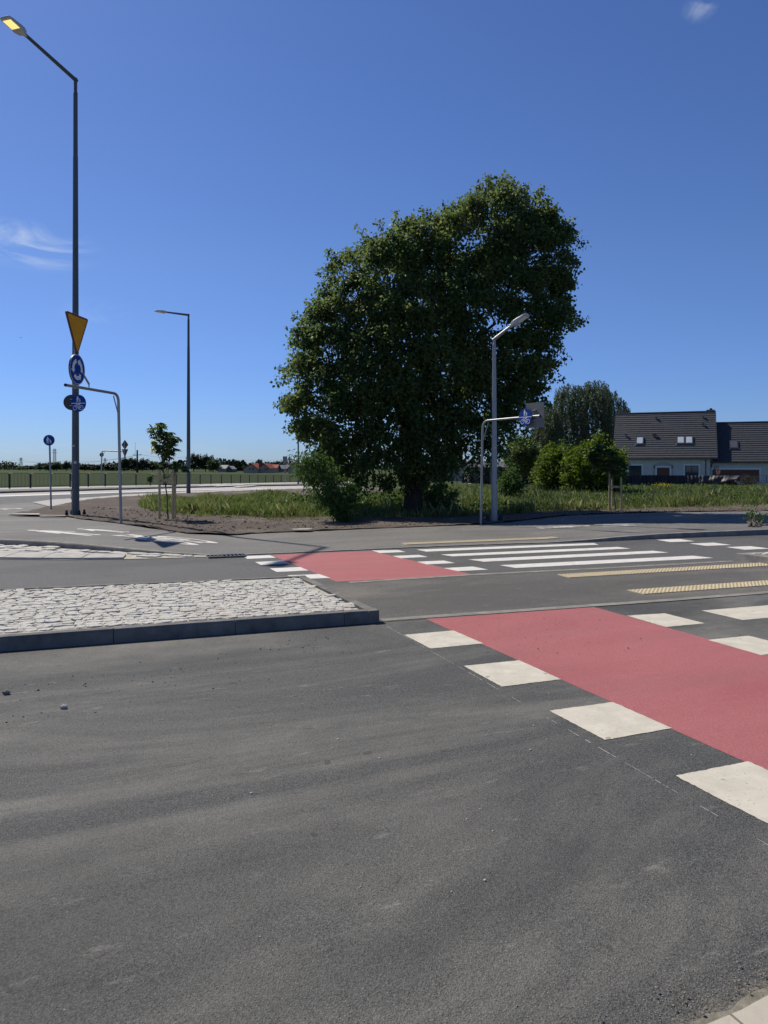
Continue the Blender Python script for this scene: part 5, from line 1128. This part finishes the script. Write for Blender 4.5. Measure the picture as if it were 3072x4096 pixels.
# pale garden house and goal frame glimpsed past the hedge
def gable_house(label, Y, x0, x1, y_eave, y_ridge, y_base, wallm, roofm, depth=8, gx=None, rot=0, wins=(), group='distant houses', chim=None):
    p0, p1 = at(x0, y_base, Y), at(x1, y_base, Y); t = thing('distant_house', label, 'house', (p0 + p1) / 2, 0, group); ze, zr = at(x0, y_eave, Y).z, at(x0, y_ridge, Y).z; zb = p0.z - .5; dv = Vector((rot, 1, 0)) * depth
    mb = MB(); a, b2 = p0.copy(), p1.copy()
    if gx is None:                                          # long side to the viewer
        mb.loft([[Vector((q.x, q.y, zb)) + dv * f for q in (a, b2) for f in (0,)][:0] or [Vector((q.x, q.y, z)) + dv * f for f, z in ((0, zb), (0, ze), (.5, zr - .25), (1, ze), (1, zb))] for q in (a, b2)]); mb.build('wall', wallm, t)
        mb = MB(); ov = Vector((.4, 0, 0))
        for f0, f1 in ((-.05, .5), (1.05, .5)):
            mb.loft([[Vector((a.x, a.y, 0)) - ov + dv * f + Vector((0, 0, z)), Vector((b2.x, b2.y, 0)) + ov + dv * f + Vector((0, 0, z)), Vector((b2.x, b2.y, 0)) + ov + dv * f + Vector((0, 0, z + .2)), Vector((a.x, a.y, 0)) - ov + dv * f + Vector((0, 0, z + .2))] for f, z in ((f0, ze - .1), (f1, zr))])
        rf = mb.build('roof', roofm, t)
    else:                                                   # gable to the viewer
        m = (a + b2) / 2; prof = [(a.x, zb), (a.x, ze), (m.x, zr - .2), (b2.x, ze), (b2.x, zb)]
        mb.loft([[Vector((x, a.y, z)) + dv * f for x, z in prof] for f in (0, 1)]); mb.build('wall', wallm, t); mb = MB()
        for q in (a, b2):
            o = Vector(((q.x - m.x) * .14, 0, -(zr - ze) * .14)); e1 = Vector((q.x, a.y - .4, ze)) + o; r1 = Vector((m.x, a.y - .4, zr)); mb.loft([[e1, r1, r1 + Vector((0, 0, .2)), e1 + Vector((0, 0, .2))], [v + dv for v in (e1, r1, r1 + Vector((0, 0, .2)), e1 + Vector((0, 0, .2)))]])
        rf = mb.build('roof', roofm, t)
    for (wx, wy0, wy1, ww) in wins:
        w0, w1 = at(wx - ww / 2, wy1, Y - .05), at(wx + ww / 2, wy0, Y - .05); f = MB().box((w0 + w1) / 2, (w1.x - w0.x, .08, w1.z - w0.z)).build('window', FRAMEB, t); MB().box((w0 + w1) / 2 - Vector((0, .04, 0)), ((w1.x - w0.x) * .8, .06, (w1.z - w0.z) * .85)).build('pane', GLASS, f)
    if chim: c = at(chim[0], chim[1], Y + 3); MB().box(c, (.9, .9, 2.2)).build('chimney', plain('chimney brick', (.10, .06, .05), .8), rf)
    return t
CREAM = plain('cream render', (.42, .36, .27), .9, .1); RTILE = plain('red roof tiles', (.30, .085, .052), .8, .2, 0, .2, 2); GTILE = plain('distant grey roof', (.10, .10, .11), .7, .2); PALE = plain('pale render', (.36, .35, .33), .9, .1)
C3 = lambda x: 500 + x / 2.0738
D3 = lambda y: 1650 + y / 2.0738
gable_house('pale garden building glimpsed behind the thuja hedge past the crossing lamp', 95, 1885, 2035, 1872, 1850, 1925, PALE, GTILE, 9, None, 0, (), 'pale buildings behind the hedge')
gable_house('pale low building at the left end of the thuja hedge under the tree crown', 120, 1700, 1850, 1868, 1856, 1915, PALE, GTILE, 9, None, 0, (), 'pale buildings behind the hedge')
RY = 230
gable_house('cream house with bright red roof, the left and largest gable of the distant group', RY, C3(985), C3(1102), D3(468), D3(424), D3(497), CREAM, RTILE, 10, 1, .05, ((C3(1035), D3(458), D3(476), 6), (C3(1062), D3(458), D3(476), 6)))
gable_house('cream house with red roof and chimney, right of the largest red gable', RY + 2, C3(1104), C3(1198), D3(464), D3(426), D3(497), CREAM, RTILE, 10, 1, .05, ((C3(1165), D3(463), D3(480), 5), (C3(1182), D3(463), D3(480), 5)), 'distant houses', (C3(1125), D3(430)))
gable_house('distant house with dull red long roof between the red gables and the tall board', RY + 14, C3(1190), C3(1255), D3(462), D3(436), D3(494), CREAM, RTILE, 8, None)
gable_house('distant house with grey roof directly behind the tall direction board', RY + 20, C3(1255), C3(1350), D3(470), D3(440), D3(494), CREAM, GTILE, 8, None)
gable_house('cream distant house with brown roof partly hidden by the big tree leaves', RY - 10, C3(1355), C3(1460), D3(462), D3(418), D3(502), CREAM, RTILE, 9, 1)
gable_house('small distant house with pale roof beside the round green bush', RY + 25, C3(772), C3(830), D3(468), D3(440), D3(488), PALE, PALE, 8, None)
gable_house('small grey distant house with pointed gable left of the red roofs', RY + 20, C3(838), C3(888), D3(470), D3(448), D3(488), GTILE, PALE, 8, 1)
gf = thing('goal_frame', 'white goal frame standing before the thuja hedge left of the bushes', 'goal', at(2085, 1950, 56)); MB().tube([at(2050, 1905, 56), at(2050, 1876, 56), at(2130, 1875, 56), at(2130, 1906, 56)], .035, 6).tube([at(2118, 1875, 56), at(2132, 1895, 56.8)], .03, 6).build('bar', TRIM, gf)

# ------------------------------------------------------------------ distant trees: every crown its own
def round_proto(name, mat, n, kind):
    t = thing(name, 'proto', 'tree', (0, 0, 0)); k = 26; C = rng.normal(size=(k, 3)); C = unit(C) * rng.uniform(.35, .85, (k, 1)) * np.array([.5, .35, .42]) + np.array([0, 0, .55]); m = len(C)
    P = np.repeat(C, n // m, 0) + rng.normal(size=(n // m * m, 3)) * np.array([.09, .07, .09]); P[:, 2] = np.abs(P[:, 2]); s_ = rng.uniform(.7, 1.4, len(P))
    npmesh('crown', leaves_geo(P, unit(rng.normal(size=P.shape)), .085 * s_, .07 * s_, np.array([0, 0, .4])), quads(len(P)), mat, t); mb = MB(); mb.tube([(0, 0, -.05), (0, 0, .5)], [.03, .015], 6); mb.build('trunk', BARK, t); return t
pr = round_proto('distant_tree', L_DIST, 1800, 0); pr2 = round_proto('distant_tree', L_DISTP, 1800, 1); used = {}
spec = [  # px centre, top, base, width px, pale?, distance, words
    (85, 1866, 1878, 40, 1, 330, 'small pale bush far out on the field at the left edge'), (20, 1858, 1868, 60, 0, 600, 'hazy low tree on the far ridge at the left edge'), (45, 1860, 1868, 44, 0, 610, 'hazy low tree on the far ridge, second from the left edge'),
    (108, 1862, 1878, 46, 0, 320, 'low green tree left of the small walkers sign post'), (160, 1853, 1880, 48, 0, 290, 'dark round tree just left of the small walkers sign post'), (195, 1850, 1880, 44, 1, 285, 'pale green tree right behind the small walkers sign post'),
    (225, 1848, 1880, 50, 1, 285, 'pale green broad tree between the walkers sign and the tall lamp'), (265, 1846, 1880, 36, 0, 280, 'dark pointed tree immediately left of the tall lamp pole'), (300, 1852, 1880, 40, 0, 290, 'dark tree directly behind the tall lamp pole'),
    (338, 1857, 1880, 50, 0, 290, 'dark low tree immediately right of the tall lamp pole'), (375, 1858, 1880, 50, 0, 290, 'dark low tree left of the distant sign mast'), (412, 1856, 1880, 52, 0, 290, 'dark low tree directly behind the distant sign mast'), (450, 1856, 1880, 52, 0, 290, 'dark low tree between the distant sign mast and the bent mast'),
    (497, 1832, 1881, 50, 0, 280, 'tall dark tree right behind the bent mast pipe'), (528, 1834, 1881, 48, 0, 280, 'tall dark tree left of the wooden power pole'), (570, 1836, 1881, 50, 0, 280, 'dark tree immediately right of the wooden power pole'), (610, 1846, 1882, 50, 0, 280, 'dark tree left of the staked chestnut tree stem'), (650, 1848, 1882, 50, 0, 280, 'dark tree behind the staked chestnut tree stem'), (700, 1846, 1882, 54, 0, 280, 'dark tree between the staked chestnut and the slim lamp'),
    (775, 1818, 1884, 64, 0, 275, 'tallest dark tree right behind the slim lamp pole'), (822, 1822, 1884, 60, 0, 275, 'tall dark tree, second right of the slim lamp pole'), (852, 1836, 1885, 50, 1, 255, 'round green bush in front of the pale roofed small house'),
    (1035, 1840, 1872, 30, 0, 300, 'tree peeping over the left red roof'), (1036, 1838, 1860, 24, 0, 320, 'small treetop above the red roof chimney'), (1105, 1846, 1875, 54, 0, 300, 'tree behind the grey distant roof left of the tall board'), (1075, 1848, 1874, 40, 0, 310, 'low tree behind the dull red roof'), (1010, 1850, 1876, 36, 0, 290, 'low tree behind the largest red gable')]
for i, (px, yt, yb, w, pale, Y, lab) in enumerate(spec):
    p = pr2 if pale else pr; b0 = at(px, yb + 3, Y); h = at(px, yt, Y).z - b0.z; ww = w / F * Y * 1.25; sc = (ww, ww, h * 1.02)
    if p not in used: used[p] = 1; p.location = b0; p.scale = sc; p['label'] = lab; p['group'] = 'trees beyond the field'
    else: dup(p, b0, random.uniform(-.5, .5), lab, sc)
for i, (px, yt, lab) in enumerate(((880, 1836, 'left, beside the tall dark trees'), (898, 1838, 'second of its row, behind the pale roof'), (916, 1842, 'third of its row, left of the red roofs'), (934, 1840, 'fourth of its row, left of the red roofs'), (952, 1845, 'fifth of its row, left of the red roofs'), (972, 1843, 'last of its row, touching the red roof'))):
    Y = 270; b0 = at(px, 1886, Y); conifer('spruce', 'dark pointed distant spruce, ' + lab, 'tree', b0, at(px, yt, Y).z - b0.z, 2.3, 800, 'spruces beyond the field', L_DIST, .5, .8)
# a wood that reads as one dark band behind them
P = []
for px in np.arange(-500, 3700, 4.0):
    Y = 340 + 40 * sin(px * .01); h = np.interp(px, [-500, 0, 100, 300, 700, 1200, 3700], [4, 4, 1.5, 2.5, 3.0, 4.0, 5.5]) * (.8 + .35 * sin(px * .045) * sin(px * .017 + 1)); b0 = at(px, 1880, Y)
    for k_ in range(16): P.append((b0.x + random.gauss(0, .8), Y + random.gauss(0, 3), .2 + random.random() ** .8 * h))
P = np.array(P); s_ = rng.uniform(.7, 1.5, len(P)); tag(npmesh('distant_wood', leaves_geo(P, unit(rng.normal(size=P.shape)), 1.0 * s_, .8 * s_, np.array([0, -.5, .3])), quads(len(P)), L_DIST), 'low dark wood along the far edge of the field', 'wood', None, 'stuff')

# ------------------------------------------------------------------ power line, masts
Y = 240; pl = thing('power_pole', 'wooden twin power pole with cross arm and antenna beyond the railing', 'power pole', at(549, 1905, Y))
mb = MB()
for dx in (-2, 2): mb.tube([at(549 + dx, 1906, Y), at(549 + dx * .6, 1800, Y)], [.20, .13], 8)
mb.build('pole', BARK, pl); MB().box(at(549, 1820, Y), (3.0, .12, .12)).build('cross_arm', BLACK, pl)
mb = MB()
for dx in (-13, 0, 13): p = at(549 + dx, 1819, Y); mb.tube([p, p + Vector((0, 0, .35))], .06, 6)
mb.build('insulator', BLACK, pl); MB().tube([at(541, 1822, Y), at(541, 1770, Y)], .04, 5).build('antenna', BLACK, pl); MB().box(at(543, 1877, Y - .3), (.5, .4, 1.0)).build('box', ANTH, pl)
def wire(label, pts, r=.03):
    t = MB(); P_ = [at(x, y, Y_) for x, y, Y_ in pts]; Q = []
    for a, b2 in zip(P_, P_[1:]):
        for k in range(8): f = k / 8; Q.append(a.lerp(b2, f) - Vector((0, 0, (a - b2).length * .012 * 4 * f * (1 - f))))
    t.tube(Q + [P_[-1]], r, 4); tag(t.build('power_line', BLACK), label, 'cable', 'overhead cables')
wire('thin overhead cable sagging left from the power pole past the tall lamp', [(562, 1818, 240), (280, 1842, 320), (-200, 1828, 420)]); wire('thin overhead cable running right from the power pole behind the slim lamp', [(562, 1818, 240), (760, 1826, 300), (1300, 1833, 420)]); wire('lower overhead cable running far left over the field', [(540, 1822, 240), (84, 1838, 420), (-300, 1842, 480)], .035)
def pylon(label, px, y0, y1, Y, w0, w1, r):
    b0 = at(px, y1, Y); tp = at(px, y0, Y); t = thing('lattice_mast', label, 'mast', b0, 0, 'distant masts'); mb = MB(); n = 8; H_ = tp.z - b0.z
    cor = lambda f, i: b0 + Vector(((w0 + (w1 - w0) * f) * (1 if i in (0, 1) else -1), (w0 + (w1 - w0) * f) * (1 if i in (0, 3) else -1), H_ * f))
    for i in range(4): mb.tube([cor(0, i), cor(1, i)], r, 4)
    for k in range(n):
        for i in range(4): mb.tube([cor(k / n, i), cor((k + 1) / n, (i + 1) % 4)], r * .6, 4, False)
    mb.build('lattice', GALV_DARK, t); mb = MB()
    for f, L in ((.78, 2.6), (.92, 2.0)): c = b0 + Vector((0, 0, H_ * f)); mb.tube([c - Vector((L, 0, 0)), c + Vector((L, 0, 0))], r, 4)
    mb.build('cross_arm', GALV_DARK, t)
pylon('thin lattice pylon on the horizon at the far left', 84, 1831, 1870, 700, 1.3, .4, .14); pylon('tall lattice radio mast right of the small walkers sign', 218.5, 1795, 1868, 620, .9, .7, .14); pylon('thin lattice pylon right of the distant sign mast', 420, 1833, 1866, 700, 1.3, .4, .14)
# a small aircraft low over the left sky
c = at(83, 1351, 1500); t = thing('aircraft', 'tiny grey aircraft in the clear sky left of the tall lamp', 'aircraft', c); MB().tube([c - Vector((2.2, 0, 0)), c - Vector((1.4, 0, 0)), c + Vector((1.4, 0, 0)), c + Vector((2.2, 0, .1))], [.1, .35, .3, .06], 8).build('fuselage', GREY_PAINT, t); MB().box(c + Vector((-.3, 0, .1)), (.7, 6, .1)).build('wing', GREY_PAINT, t); MB().box(c + Vector((2, 0, .5)), (.5, .08, .8)).build('tail_fin', GREY_PAINT, t)
